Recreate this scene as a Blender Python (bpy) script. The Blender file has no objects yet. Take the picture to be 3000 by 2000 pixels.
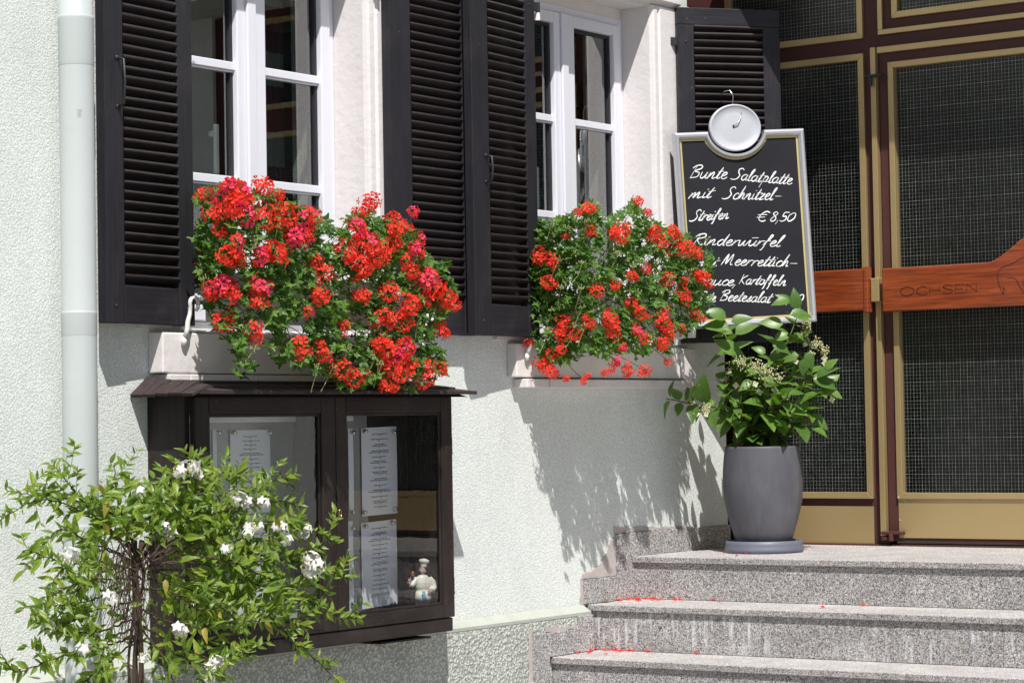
import bpy, bmesh, math, random
from mathutils import Vector, Matrix, Euler
from mathutils.noise import noise as pnoise
random.seed(11)
C = bpy.context.scene.collection
scn = bpy.context.scene
R_ = math.radians

# ------------------------------------------------------------------ camera
FPX = 7054.12                       # focal length in pixels of a 3000 px wide picture
AX = Vector((0.58579608, -0.81027732, -0.01713556))
AY = Vector((-0.01837792, -0.03441813, 0.99923853))
AZ = AX.cross(AY)
EYE = Vector((0.0, -5.0, 1.55))
cam_data = bpy.data.cameras.new('camera')
cam = bpy.data.objects.new('camera', cam_data)
C.objects.link(cam)
cam_data.sensor_width = 36.0
cam_data.lens = FPX / 3000 * 36
cam_data.clip_start = 0.1
cam_data.clip_end = 400
m3 = Matrix((AX, AY, AZ)).transposed()
cam.matrix_world = Matrix.Translation(EYE) @ m3.to_4x4()
scn.camera = cam

# ------------------------------------------------------------------ sky and sun
SUN = Vector((0.98, 1.0, -2.2)).normalized()      # direction the light travels
elev = math.asin(-SUN.z)
world = bpy.data.worlds.new('World')
scn.world = world
world.use_nodes = True
wn = world.node_tree
sky = wn.nodes.new('ShaderNodeTexSky')
sky.sky_type = 'NISHITA'
sky.sun_disc = False
sky.sun_elevation = elev
sky.sun_rotation = math.atan2(-SUN.x, -SUN.y)
wn.links.new(sky.outputs[0], wn.nodes['Background'].inputs[0])
wn.nodes['Background'].inputs[1].default_value = 0.057
sl = bpy.data.lights.new('sun', 'SUN')
sl.energy = 5.0
sl.angle = R_(0.53)
sl.color = (1.0, 0.965, 0.915)
so = bpy.data.objects.new('sun', sl)
C.objects.link(so)
so.rotation_euler = SUN.to_track_quat('-Z', 'Y').to_euler()
so.location = (0, -8, 12)
scn.view_settings.view_transform = 'Standard'
scn.view_settings.look = 'None'
scn.view_settings.gamma = 1
scn.view_settings.use_curve_mapping = False
scn.view_settings.exposure = 0.30

# ------------------------------------------------------------------ helpers
def at(u, v, Y):
    """point of the photograph (2352 px wide) on the vertical plane at distance Y from the house wall"""
    r = AX * (u * 1.27551 - 1500) + AY * -(v * 1.27551 - 1000) - AZ * FPX
    return EYE + r * ((Y - EYE.y) / r.y)
def on_plane(u, v, P, N):
    r = AX * (u * 1.27551 - 1500) + AY * -(v * 1.27551 - 1000) - AZ * FPX
    return EYE + r * ((P - EYE).dot(N) / r.dot(N))
def atX(u, v, X):
    return on_plane(u, v, Vector((X, 0, 0)), Vector((1, 0, 0)))
def atZ(u, v, Z):
    return on_plane(u, v, Vector((0, 0, Z)), Vector((0, 0, 1)))

I4 = Matrix.Identity(4)
W = {}
def T(x, y, z): return Matrix.Translation((x, y, z))
def RZ(a): return Matrix.Rotation(a, 4, 'Z')

class MB:
    def __init__(s): s.v = []; s.f = []; s.m = []; s.cur = 0
    def add(s, vs, fs):
        o = len(s.v); s.v += [tuple(p) for p in vs]
        for f in fs: s.f.append([i + o for i in f]); s.m.append(s.cur)
        return s
    def box(s, x0, x1, y0, y1, z0, z1):
        vs = [(x, y, z) for z in (z0, z1) for y in (y0, y1) for x in (x0, x1)]
        return s.add(vs, [(0,2,3,1),(4,5,7,6),(0,1,5,4),(2,6,7,3),(0,4,6,2),(1,3,7,5)])
    def prism(s, poly, axis, a, b):
        """poly: 2-D outline; axis x: (y,z), y: (x,z), z: (x,y)"""
        def P(p, t): return (t, p[0], p[1]) if axis == 'x' else (p[0], t, p[1]) if axis == 'y' else (p[0], p[1], t)
        n = len(poly)
        vs = [P(p, a) for p in poly] + [P(p, b) for p in poly]
        return s.add(vs, [tuple(range(n))[::-1], tuple(range(n, 2*n))] + [(i, (i+1) % n, (i+1) % n + n, i + n) for i in range(n)])
    def tube(s, pts, r, n=6, cap=True):
        pts = [Vector(p) for p in pts]; rs = r if isinstance(r, (list, tuple)) else [r] * len(pts)
        o = len(s.v); up = None
        for i, p in enumerate(pts):
            t = (pts[min(i+1, len(pts)-1)] - pts[max(i-1, 0)])
            if t.length < 1e-9: t = Vector((0,0,1))
            t.normalize()
            if up is None:
                up = t.orthogonal().normalized()
            up = (up - t * up.dot(t));
            up = up.normalized() if up.length > 1e-6 else t.orthogonal().normalized()
            w = t.cross(up)
            for k in range(n):
                a = 2 * math.pi * k / n
                s.v.append(tuple(p + (up * math.cos(a) + w * math.sin(a)) * rs[i]))
        for i in range(len(pts) - 1):
            for k in range(n):
                s.f.append([o+i*n+k, o+i*n+(k+1)%n, o+(i+1)*n+(k+1)%n, o+(i+1)*n+k]); s.m.append(s.cur)
        if cap:
            s.f.append([o + k for k in range(n)][::-1]); s.m.append(s.cur)
            s.f.append([o + (len(pts)-1)*n + k for k in range(n)]); s.m.append(s.cur)
        return s
    def lathe(s, prof, n=32, c=(0,0,0)):
        o = len(s.v)
        for r, z in prof:
            for k in range(n):
                a = 2*math.pi*k/n
                s.v.append((c[0]+r*math.cos(a), c[1]+r*math.sin(a), c[2]+z))
        for i in range(len(prof)-1):
            for k in range(n):
                s.f.append([o+i*n+k, o+i*n+(k+1)%n, o+(i+1)*n+(k+1)%n, o+(i+1)*n+k]); s.m.append(s.cur)
        return s
    def ell(s, c, r, n=14, M=None):
        vs = []; h = n // 2
        for i in range(h + 1):
            th = math.pi * i / h
            for k in range(n):
                a = 2*math.pi*k/n
                p = Vector((r[0]*math.sin(th)*math.cos(a), r[1]*math.sin(th)*math.sin(a), r[2]*math.cos(th)))
                if M: p = M @ p
                vs.append(tuple(p + Vector(c)))
        return s.add(vs, [(i*n+k, (i+1)*n+k, (i+1)*n+(k+1)%n, i*n+(k+1)%n) for i in range(h) for k in range(n)])
    def merge(s, other, M=I4):
        o = len(s.v); s.v += [tuple(M @ Vector(p)) for p in other.v]
        for f in other.f: s.f.append([i+o for i in f]); s.m.append(s.cur)
        return s
    def mesh(s, name, mat, smooth=False):
        me = bpy.data.meshes.new(name); me.from_pydata(s.v, [], s.f)
        for mm in (mat if isinstance(mat, (list, tuple)) else [mat]): me.materials.append(mm)
        if isinstance(mat, (list, tuple)): me.polygons.foreach_set('material_index', s.m)
        if smooth: me.polygons.foreach_set('use_smooth', [True] * len(me.polygons))
        me.update(); return me

def link(name, data, parent=None, M=I4):
    o = bpy.data.objects.new(name, data); C.objects.link(o)
    W[o.name] = M.copy()
    if parent:
        o.parent = parent; o.matrix_basis = W[parent.name].inverted() @ M
    else: o.matrix_basis = M
    return o
def part(name, mb, mat, parent, M=I4, smooth=False, bevel=0, label=None, kind=None):
    me = mb.mesh(name, mat, smooth)
    o = link(name, me, parent, M)
    if bevel:
        b = o.modifiers.new('bevel', 'BEVEL'); b.width = bevel; b.segments = 2; b.limit_method = 'ANGLE'; b.angle_limit = R_(40)
    if smooth and bevel: pass
    if label: o['label'] = label
    if kind: o['kind'] = kind
    return o
def thing(name, label, cat, loc=(0,0,0), rz=0, group=None):
    o = link(name, None, None, T(*loc) @ RZ(rz)); o.empty_display_size = 0.1
    o['label'] = label; o['category'] = cat
    if group: o['group'] = group
    return o
def tag(o, label, cat, group=None):
    o['label'] = label; o['category'] = cat
    if group: o['group'] = group
    return o
def frame_from(d, n):
    """matrix whose Y axis follows d and whose Z axis is close to n"""
    y = d.normalized(); x = y.cross(n)
    if x.length < 1e-5: x = y.orthogonal()
    x.normalize(); z = x.cross(y)
    return Matrix((x, y, z)).transposed().to_4x4()
def rv(s=1.0): return Vector((random.uniform(-s, s), random.uniform(-s, s), random.uniform(-s, s)))

# ------------------------------------------------------------------ materials
def newmat(name):
    m = bpy.data.materials.new(name); m.use_nodes = True
    nt = m.node_tree; b = nt.nodes['Principled BSDF']
    return m, nt, b
def N(nt, t, **kw):
    n = nt.nodes.new(t)
    for k, v in kw.items(): setattr(n, k, v)
    return n
def L(nt, a, b): nt.links.new(a, b)
def coords(nt, scale=(1,1,1), obj=True, rot=(0,0,0)):
    tc = N(nt, 'ShaderNodeTexCoord'); mp = N(nt, 'ShaderNodeMapping')
    mp.inputs['Scale'].default_value = scale; mp.inputs['Rotation'].default_value = rot
    L(nt, tc.outputs['Object'], mp.inputs[0]); return mp.outputs[0]
def noise(nt, vec, scale, detail=4, rough=.55):
    n = N(nt, 'ShaderNodeTexNoise'); n.inputs['Scale'].default_value = scale
    n.inputs['Detail'].default_value = detail; n.inputs['Roughness'].default_value = rough
    if vec: L(nt, vec, n.inputs['Vector'])
    return n.outputs['Fac']
def ramp(nt, fac, stops, const=False):
    r = N(nt, 'ShaderNodeValToRGB'); cr = r.color_ramp
    if const: cr.interpolation = 'CONSTANT'
    while len(cr.elements) < len(stops): cr.elements.new(0.5)
    for e, (p, c) in zip(cr.elements, stops):
        e.position = p; e.color = (*c, 1) if len(c) == 3 else c
    L(nt, fac, r.inputs[0]); return r.outputs[0]
def bump(nt, b, h, strength, dist, prev=None):
    n = N(nt, 'ShaderNodeBump'); n.inputs['Strength'].default_value = strength; n.inputs['Distance'].default_value = dist
    L(nt, h, n.inputs['Height'])
    if prev: L(nt, prev, n.inputs['Normal'])
    L(nt, n.outputs[0], b.inputs['Normal']); return n.outputs[0]
def simple(name, col, rough=.6, metal=0.0, var=.12, vscale=6, stretch=(1,1,1), bumps=None, spec=.5, coat=0):
    m, nt, b = newmat(name)
    vec = coords(nt, stretch)
    f = noise(nt, vec, vscale, 5)
    lo = tuple(c * (1 - var) for c in col); hi = tuple(min(1, c * (1 + var)) for c in col)
    L(nt, ramp(nt, f, [(.3, lo), (.7, hi)]), b.inputs['Base Color'])
    b.inputs['Roughness'].default_value = rough; b.inputs['Metallic'].default_value = metal
    b.inputs['Specular IOR Level'].default_value = spec
    if coat: b.inputs['Coat Weight'].default_value = coat; b.inputs['Coat Roughness'].default_value = .12
    if bumps:
        sc, st, di = bumps
        bump(nt, b, noise(nt, vec, sc, 4), st, di)
    return m

def stucco(name, col, scale, dist, strength=1.0, dirt=.0, pit=.9):
    m, nt, b = newmat(name)
    vec = coords(nt)
    big = noise(nt, vec, 1.7, 4)
    c1 = tuple(c * .93 for c in col)
    base = ramp(nt, big, [(.3, c1), (.7, col)])
    v = N(nt, 'ShaderNodeTexVoronoi'); v.feature = 'SMOOTH_F1'; v.inputs['Scale'].default_value = scale
    v.inputs['Smoothness'].default_value = .35
    dv = N(nt, 'ShaderNodeVectorMath'); dv.operation = 'ADD'
    nn = N(nt, 'ShaderNodeTexNoise'); nn.inputs['Scale'].default_value = scale * .6; L(nt, vec, nn.inputs['Vector'])
    sc = N(nt, 'ShaderNodeVectorMath'); sc.operation = 'SCALE'; sc.inputs['Scale'].default_value = 1.6 / scale
    L(nt, nn.outputs['Color'], sc.inputs[0]); L(nt, vec, dv.inputs[0]); L(nt, sc.outputs[0], dv.inputs[1])
    L(nt, dv.outputs[0], v.inputs['Vector'])
    n2 = noise(nt, vec, scale * .8, 5, .65)
    mx = N(nt, 'ShaderNodeMath'); mx.operation = 'SUBTRACT'
    L(nt, n2, mx.inputs[0]); L(nt, v.outputs['Distance'], mx.inputs[1])
    # base colour darker in the deepest pits
    pits = ramp(nt, mx.outputs[0], [(.0, (pit*.55,)*3), (.10, (1, 1, 1))])
    mul = N(nt, 'ShaderNodeMix'); mul.data_type = 'RGBA'; mul.blend_type = 'MULTIPLY'; mul.inputs[0].default_value = 1
    L(nt, base, mul.inputs[6]); L(nt, pits, mul.inputs[7])
    out = mul.outputs[2]
    if dirt:
        d = noise(nt, coords(nt, (1, 1, .5)), 5, 6, .7)
        mask = ramp(nt, d, [(.45, (1, 1, 1)), (.75, (1 - dirt,) * 3)])
        m2 = N(nt, 'ShaderNodeMix'); m2.data_type = 'RGBA'; m2.blend_type = 'MULTIPLY'; m2.inputs[0].default_value = 1
        L(nt, out, m2.inputs[6]); L(nt, mask, m2.inputs[7]); out = m2.outputs[2]
    L(nt, out, b.inputs['Base Color'])
    b.inputs['Roughness'].default_value = .95; b.inputs['Specular IOR Level'].default_value = .15
    bump(nt, b, mx.outputs[0], strength, dist)
    return m
def granite(name, light=1.0, streak=False, fine=1.0, warm=1.0):
    m, nt, b = newmat(name)
    vec = coords(nt)
    v = N(nt, 'ShaderNodeTexVoronoi'); v.inputs['Scale'].default_value = 300 * fine; v.inputs['Randomness'].default_value = 1
    n = N(nt, 'ShaderNodeTexNoise'); n.inputs['Scale'].default_value = 150; L(nt, vec, n.inputs['Vector'])
    s = N(nt, 'ShaderNodeVectorMath'); s.operation = 'SCALE'; s.inputs['Scale'].default_value = .006
    a = N(nt, 'ShaderNodeVectorMath'); L(nt, n.outputs['Color'], s.inputs[0]); L(nt, vec, a.inputs[0]); L(nt, s.outputs[0], a.inputs[1])
    L(nt, a.outputs[0], v.inputs['Vector'])
    sp = N(nt, 'ShaderNodeSeparateColor'); L(nt, v.outputs['Color'], sp.inputs[0])
    k = light
    col = ramp(nt, sp.outputs[0], [(0, (.07*k, .07*k, .08*k)), (.17, (.20*k, .195*k, .20*k)), (.42, (.33*k, .315*k, .31*k)),
                                   (.66, (.40*k*warm, .365*k, .345*k)), (.85, (.58*k, .56*k, .55*k))], True)
    big = noise(nt, vec, 7, 5)
    bg = ramp(nt, big, [(.3, (.82,)*3), (.7, (1.1,)*3)])
    mul = N(nt, 'ShaderNodeMix'); mul.data_type = 'RGBA'; mul.blend_type = 'MULTIPLY'; mul.inputs[0].default_value = 1
    L(nt, col, mul.inputs[6]); L(nt, bg, mul.inputs[7]); out = mul.outputs[2]
    if streak:
        st = noise(nt, coords(nt, (1, 22, 1.9)), 2.6, 6, .72)
        lo = noise(nt, coords(nt, (1, 1.6, 3.2)), 2.4, 4)
        ms = N(nt, 'ShaderNodeMath'); ms.operation = 'MULTIPLY'
        r1 = ramp(nt, st, [(.52, (0,)*3), (.60, (1,)*3)]); r2 = ramp(nt, lo, [(.42, (0,)*3), (.66, (.8,)*3)])
        L(nt, r1, ms.inputs[0]); L(nt, r2, ms.inputs[1])
        m2 = N(nt, 'ShaderNodeMix'); m2.data_type = 'RGBA'; L(nt, ms.outputs[0], m2.inputs[0])
        L(nt, out, m2.inputs[6]); m2.inputs[7].default_value = (.66, .67, .70, 1); out = m2.outputs[2]
    L(nt, out, b.inputs['Base Color']); b.inputs['Roughness'].default_value = .6
    bump(nt, b, noise(nt, vec, 160, 3), .25, .002)
    return m
def glassmat(name, mult=1.0, ior=1.5, tint=(.9, .93, .92), rough=0.0, wave=0.0):
    m = bpy.data.materials.new(name); m.use_nodes = True; nt = m.node_tree
    nt.nodes.clear(); out = N(nt, 'ShaderNodeOutputMaterial')
    tr = N(nt, 'ShaderNodeBsdfTransparent'); tr.inputs[0].default_value = (*tint, 1)
    gl = N(nt, 'ShaderNodeBsdfGlossy'); gl.inputs['Roughness'].default_value = rough
    fr = N(nt, 'ShaderNodeFresnel'); fr.inputs[0].default_value = ior
    mm = N(nt, 'ShaderNodeMath'); mm.operation = 'MULTIPLY'; mm.inputs[1].default_value = mult; mm.use_clamp = True
    mx = N(nt, 'ShaderNodeMixShader')
    ge = N(nt, 'ShaderNodeNewGeometry'); inv = N(nt, 'ShaderNodeMath'); inv.operation = 'SUBTRACT'; inv.inputs[0].default_value = 1; L(nt, ge.outputs['Backfacing'], inv.inputs[1])
    m3_ = N(nt, 'ShaderNodeMath'); m3_.operation = 'MULTIPLY'; L(nt, mm.outputs[0], m3_.inputs[0]); L(nt, inv.outputs[0], m3_.inputs[1])
    L(nt, fr.outputs[0], mm.inputs[0]); L(nt, m3_.outputs[0], mx.inputs[0])
    L(nt, tr.outputs[0], mx.inputs[1]); L(nt, gl.outputs[0], mx.inputs[2]); L(nt, mx.outputs[0], out.inputs[0])
    if wave:
        bp = N(nt, 'ShaderNodeBump'); bp.inputs['Strength'].default_value = wave; bp.inputs['Distance'].default_value = .004
        L(nt, noise(nt, coords(nt), 9, 2), bp.inputs['Height']); L(nt, bp.outputs[0], gl.inputs['Normal'])
    return m
def leafmat(name, cols, rough=.42, trans=.35, tcol=None, spec=.45, mott=.25):
    m = bpy.data.materials.new(name); m.use_nodes = True; nt = m.node_tree
    b = nt.nodes['Principled BSDF']; out = nt.nodes['Material Output']
    oi = N(nt, 'ShaderNodeObjectInfo'); ge = N(nt, 'ShaderNodeNewGeometry')
    ad = N(nt, 'ShaderNodeMath'); ad.operation = 'ADD'; L(nt, oi.outputs['Random'], ad.inputs[0]); L(nt, ge.outputs['Random Per Island'], ad.inputs[1])
    fr = N(nt, 'ShaderNodeMath'); fr.operation = 'FRACT'; L(nt, ad.outputs[0], fr.inputs[0])
    n = len(cols); base = ramp(nt, fr.outputs[0], [(i / max(1, n-1), c) for i, c in enumerate(cols)])
    tcx = N(nt, 'ShaderNodeTexCoord'); nz = noise(nt, tcx.outputs['Object'], 110, 3)
    mo = ramp(nt, nz, [(.3, (1 - mott,)*3), (.7, (1 + mott*.6,)*3)]); mm_ = N(nt, 'ShaderNodeMix'); mm_.data_type = 'RGBA'; mm_.blend_type = 'MULTIPLY'; mm_.inputs[0].default_value = 1
    L(nt, base, mm_.inputs[6]); L(nt, mo, mm_.inputs[7]); base = mm_.outputs[2]
    L(nt, base, b.inputs['Base Color']); b.inputs['Roughness'].default_value = rough
    b.inputs['Specular IOR Level'].default_value = spec
    t = N(nt, 'ShaderNodeBsdfTranslucent'); mixc = N(nt, 'ShaderNodeMix'); mixc.data_type = 'RGBA'; mixc.blend_type = 'MULTIPLY'
    mixc.inputs[0].default_value = 1; L(nt, base, mixc.inputs[6]); mixc.inputs[7].default_value = (*(tcol or (1.5, 1.7, .6)), 1)
    L(nt, mixc.outputs[2], t.inputs[0])
    ms = N(nt, 'ShaderNodeMixShader'); ms.inputs[0].default_value = trans
    L(nt, b.outputs[0], ms.inputs[1]); L(nt, t.outputs[0], ms.inputs[2]); L(nt, ms.outputs[0], out.inputs[0])
    return m

M = {}
M['stucco'] = stucco('pale_green_render', (.80, .84, .81), 170, .0019, .6, dirt=.10, pit=1.5)
M['plinth'] = stucco('rough_plinth_render', (.60, .63, .57), 85, .0065, .9, dirt=.2, pit=1.2)
M['plaster'] = simple('pinkish_white_plaster', (.72, .685, .685), .85, var=.05, vscale=3, bumps=(35, .35, .006), spec=.2)
M['sillpaint'] = simple('old_sill_paint', (.74, .70, .69), .75, var=.07, vscale=5, bumps=(28, .5, .005), spec=.25)
M['mortar'] = simple('bare_mortar', (.46, .41, .39), .95, var=.12, vscale=14, bumps=(120, .6, .003), spec=.1)
M['ledge'] = simple('smooth_ledge', (.40, .42, .375), .9, var=.08, vscale=9, bumps=(60, .4, .003), spec=.1)
M['granite'] = granite('granite_riser', 1.0)
M['granite_streak'] = granite('granite_riser_streaked', 1.0, streak=True)
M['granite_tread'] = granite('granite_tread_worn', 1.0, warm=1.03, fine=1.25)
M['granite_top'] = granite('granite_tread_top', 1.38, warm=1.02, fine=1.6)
M['granite_light'] = granite('granite_skirting', 1.12, warm=.98)
M['upvc'] = simple('white_window_plastic', (.76, .76, .83), .28, var=.02)
M['gasket'] = simple('black_gasket', (.02, .02, .025), .6)
M['winglass'] = glassmat('double_glazing', 4.4, 1.5, (.80, .84, .82))
M['caseglass'] = glassmat('case_glass', 1.7, 1.5, (.93, .94, .94), wave=.04)
M['wireglass'] = glassmat('wired_glass', 1.0, 1.5, (.75, .78, .77), wave=.25, rough=.28)
M['shutter'] = simple('black_shutter_paint', (.019, .018, .0235), .5, var=.25, vscale=5, stretch=(14, 14, 1), bumps=(9, .5, .0025), spec=.32)
M['shutter_h'] = simple('black_shutter_paint_rail', (.019, .018, .0235), .5, var=.25, vscale=5, stretch=(1, 14, 14), bumps=(9, .5, .0025), spec=.32)
M['slat'] = simple('shutter_slat_paint', (.019, .014, .0155), .38, var=.3, vscale=4, stretch=(1, 8, 8), bumps=(10, .3, .002), spec=.4)
M['iron'] = simple('black_iron', (.025, .024, .028), .45, var=.2, vscale=40, bumps=(90, .4, .001))
M['whiteiron'] = simple('white_painted_iron', (.80, .78, .75), .55, var=.08, vscale=60, bumps=(110, .6, .002))
M['pipe'] = simple('mint_white_pipe_paint', (.47, .51, .505), .45, var=.03, vscale=4, bumps=(14, .05, .002))
M['greypatch'] = simple('bare_grey_primer', (.40, .42, .44), .6)
M['casewood'] = simple('dark_brown_case_wood', (.021, .0145, .013), .55, var=.35, vscale=4, stretch=(12, 12, 1), bumps=(8, .5, .002), spec=.28)
M['casewood_h'] = simple('dark_brown_case_rail', (.021, .0142, .013), .55, var=.35, vscale=4, stretch=(1, 12, 12), bumps=(8, .5, .002), spec=.28)
M['shingle'] = simple('weathered_roof_board', (.042, .030, .030), .7, var=.35, vscale=10, stretch=(1, 8, 8), bumps=(30, .7, .003), spec=.3)
M['paper'] = simple('white_paper', (.82, .83, .88), .8, var=.01, spec=.2)
M['print'] = simple('faint_print', (.18, .18, .20), .8, var=.0)
M['sign_grey'] = simple('grey_card', (.50, .53, .54), .7, var=.02)
M['steel'] = simple('bright_steel', (.62, .62, .62), .25, metal=1, var=.05)
M['chrome'] = simple('magnet_chrome', (.75, .77, .78), .15, metal=1, var=.05)
M['brassy'] = simple('aged_brass', (.55, .36, .16), .3, metal=1, var=.1)
M['gold'] = simple('gold_anodised_aluminium', (.50, .375, .185), .36, metal=.55, var=.05, vscale=3, stretch=(1, 1, .3), bumps=(60, .06, .001))
M['maroon'] = simple('maroon_steel_paint', (.075, .028, .026), .5, var=.08, vscale=5, spec=.25)
M['mahogany'] = None
M['engrave'] = simple('dark_engraved_groove', (.05, .014, .008), .3, var=.2, vscale=60)
M['wire'] = simple('glass_wire', (.55, .56, .53), .4, metal=.45, var=.35, vscale=30)
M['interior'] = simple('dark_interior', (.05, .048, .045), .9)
M['doorinterior'] = simple('dim_hall_interior', (.075, .075, .07), .9)
M['alu'] = simple('silver_sign_frame', (.66, .67, .72), .33, metal=.65, var=.02)
M['disc'] = simple('silver_white_disc', (.55, .56, .62), .38, metal=.15, var=.02)
M['signgold'] = simple('gold_inner_trim', (.60, .50, .22), .4, metal=.3, var=.03)
M['board'] = simple('blackboard', (.014, .014, .020), .65, var=.2, vscale=5, bumps=(40, .05, .001), spec=.3)
M['chalk'] = simple('white_chalk_pen', (.85, .85, .88), .8, var=.25, vscale=45)
M['pot'] = simple('anthracite_planter', (.082, .082, .097), .55, var=.08, vscale=7, bumps=(60, .1, .001))
M['saucer'] = simple('grey_blue_saucer', (.12, .13, .17), .5, var=.1, vscale=10)
M['soil'] = simple('potting_soil', (.04, .028, .02), 1, var=.4, vscale=60, bumps=(60, 1, .01))
M['trough'] = simple('pale_window_box', (.62, .61, .60), .6, var=.05)
M['bark'] = simple('woody_stem', (.050, .029, .018), .8, var=.35, vscale=30)
M['greenstem'] = simple('green_stem', (.13, .19, .05), .6, var=.2, vscale=30)
M['pavement'] = simple('street_paving', (.24, .23, .215), .9, var=.12, vscale=2, bumps=(40, .3, .004))
M['ger_leaf'] = leafmat('geranium_leaf', [(.045, .11, .018), (.085, .19, .028), (.16, .29, .045), (.06, .14, .03), (.10, .22, .03)], trans=.4)
M['ger_red'] = leafmat('geranium_red_petal', [(.94, .060, .030), (.96, .10, .055), (.92, .048, .034), (.95, .085, .06)], .6, .4, (1.15, .8, .8), .2)
M['bud'] = simple('geranium_bud', (.28, .30, .10), .6, var=.4, vscale=60)
M['ger_pink'] = leafmat('geranium_pink_petal', [(.88, .055, .17), (.90, .09, .20), (.88, .05, .10)], .6, .35, (1.1, .6, .8), .2)
M['hyd_leaf'] = leafmat('hydrangea_leaf', [(.07, .15, .028), (.11, .215, .035), (.15, .26, .05), (.08, .15, .03)], .38, .3)
M['hyd_bud'] = leafmat('hydrangea_bud', [(.58, .60, .28), (.72, .72, .44), (.48, .44, .20)], .7, .2, (1, 1, .8))
M['hyd_floret'] = leafmat('hydrangea_cream_floret', [(.75, .78, .50), (.80, .80, .62)], .6, .35, (1, 1, .8))
M['vine_leaf'] = leafmat('jasmine_leaf', [(.08, .14, .02), (.15, .24, .028), (.23, .32, .04), (.11, .19, .025), (.28, .34, .055)], .4, .42)
M['vine_yellow'] = leafmat('yellowing_leaf', [(.38, .30, .06), (.30, .28, .05)], .5, .35)
M['vine_flower'] = leafmat('white_star_petal', [(.82, .82, .80), (.85, .84, .80)], .6, .3, (1, 1, 1), .2)
M['ceramic_white'] = simple('glazed_cream', (.70, .67, .58), .35, var=.06, vscale=60)
M['ceramic_skin'] = simple('painted_skin', (.55, .36, .32), .4, var=.08, vscale=60)
M['ceramic_blue'] = simple('painted_blue', (.10, .30, .42), .35, var=.08, vscale=60)
M['ceramic_grey'] = simple('painted_grey_trousers', (.36, .40, .50), .4, var=.1, vscale=60)
M['ceramic_brown'] = simple('painted_brown', (.20, .08, .06), .4, var=.1, vscale=60)
M['facade_across'] = simple('pale_facade', (.45, .43, .40), .9)

# chipped and dusty spots on the black paint
for mn in ('shutter', 'shutter_h', 'slat', 'casewood', 'casewood_h'):
    nt = M[mn].node_tree; b = nt.nodes['Principled BSDF']; src = b.inputs['Base Color'].links[0].from_socket
    vv = N(nt, 'ShaderNodeTexVoronoi'); vv.inputs['Scale'].default_value = 16; L(nt, coords(nt), vv.inputs['Vector'])
    spk = ramp(nt, vv.outputs['Distance'], [(.030, (.8,)*3), (.05, (0,)*3)])
    dst = ramp(nt, noise(nt, coords(nt), 3.5, 6, .75), [(.5, (0,)*3), (.85, (.22,)*3)])
    am = N(nt, 'ShaderNodeMath'); am.operation = 'MAXIMUM'; L(nt, spk, am.inputs[0]); L(nt, dst, am.inputs[1])
    mx_ = N(nt, 'ShaderNodeMix'); mx_.data_type = 'RGBA'; L(nt, am.outputs[0], mx_.inputs[0]); L(nt, src, mx_.inputs[6]); mx_.inputs[7].default_value = (.16, .14, .13, 1); L(nt, mx_.outputs[2], b.inputs['Base Color'])
# lime specks and dust on the planter
nt = M['pot'].node_tree; b = nt.nodes['Principled BSDF']; src = b.inputs['Base Color'].links[0].from_socket
vv = N(nt, 'ShaderNodeTexVoronoi'); vv.inputs['Scale'].default_value = 75; L(nt, coords(nt), vv.inputs['Vector'])
spk = ramp(nt, vv.outputs['Distance'], [(.05, (1,)*3), (.09, (0,)*3)])
spm = N(nt, 'ShaderNodeMath'); spm.operation = 'MULTIPLY'; L(nt, spk, spm.inputs[0]); L(nt, ramp(nt, noise(nt, coords(nt, (1, 1, 1)), 12, 3), [(.5, (0,)*3), (.62, (1,)*3)]), spm.inputs[1]); spk = spm.outputs[0]
dst = ramp(nt, noise(nt, coords(nt, (1, 1, .35)), 9, 6, .7), [(.45, (0,)*3), (.8, (.35,)*3)])
am = N(nt, 'ShaderNodeMath'); am.operation = 'MAXIMUM'; L(nt, spk, am.inputs[0]); L(nt, dst, am.inputs[1])
mx_ = N(nt, 'ShaderNodeMix'); mx_.data_type = 'RGBA'; L(nt, am.outputs[0], mx_.inputs[0]); L(nt, src, mx_.inputs[6]); mx_.inputs[7].default_value = (.24, .24, .25, 1); L(nt, mx_.outputs[2], b.inputs['Base Color'])
# lacquered mahogany with grain along the board
m, nt, b = newmat('lacquered_mahogany')
g1 = noise(nt, coords(nt, (1, .8, 16)), 5, 6, .6)
g2 = noise(nt, coords(nt, (1, 2, 60)), 8, 3, .5)
mxg = N(nt, 'ShaderNodeMath'); mxg.operation = 'ADD'; mh = N(nt, 'ShaderNodeMath'); mh.operation = 'MULTIPLY'; mh.inputs[1].default_value = .35
L(nt, g2, mh.inputs[0]); L(nt, g1, mxg.inputs[0]); L(nt, mh.outputs[0], mxg.inputs[1])
L(nt, ramp(nt, mxg.outputs[0], [(.45, (.10, .018, .007)), (.7, (.24, .046, .012)), (.9, (.34, .075, .020))]), b.inputs['Base Color'])
b.inputs['Roughness'].default_value = .35; b.inputs['Coat Weight'].default_value = .6; b.inputs['Coat Roughness'].default_value = .1
M['mahogany'] = m
# perforated sheet steel (holes about 3 mm on a 5 mm staggered grid)
m, nt, b = newmat('perforated_steel')
v = N(nt, 'ShaderNodeTexVoronoi'); v.inputs['Randomness'].default_value = 0; v.inputs['Scale'].default_value = 1
L(nt, coords(nt, (190, 1, 190), rot=(0, R_(45), 0)), v.inputs['Vector'])
L(nt, ramp(nt, v.outputs['Distance'], [(.30, (.03, .03, .03)), (.36, (.44, .44, .46))]), b.inputs['Base Color'])
b.inputs['Metallic'].default_value = .5; b.inputs['Roughness'].default_value = .38
M['perf'] = m
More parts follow.
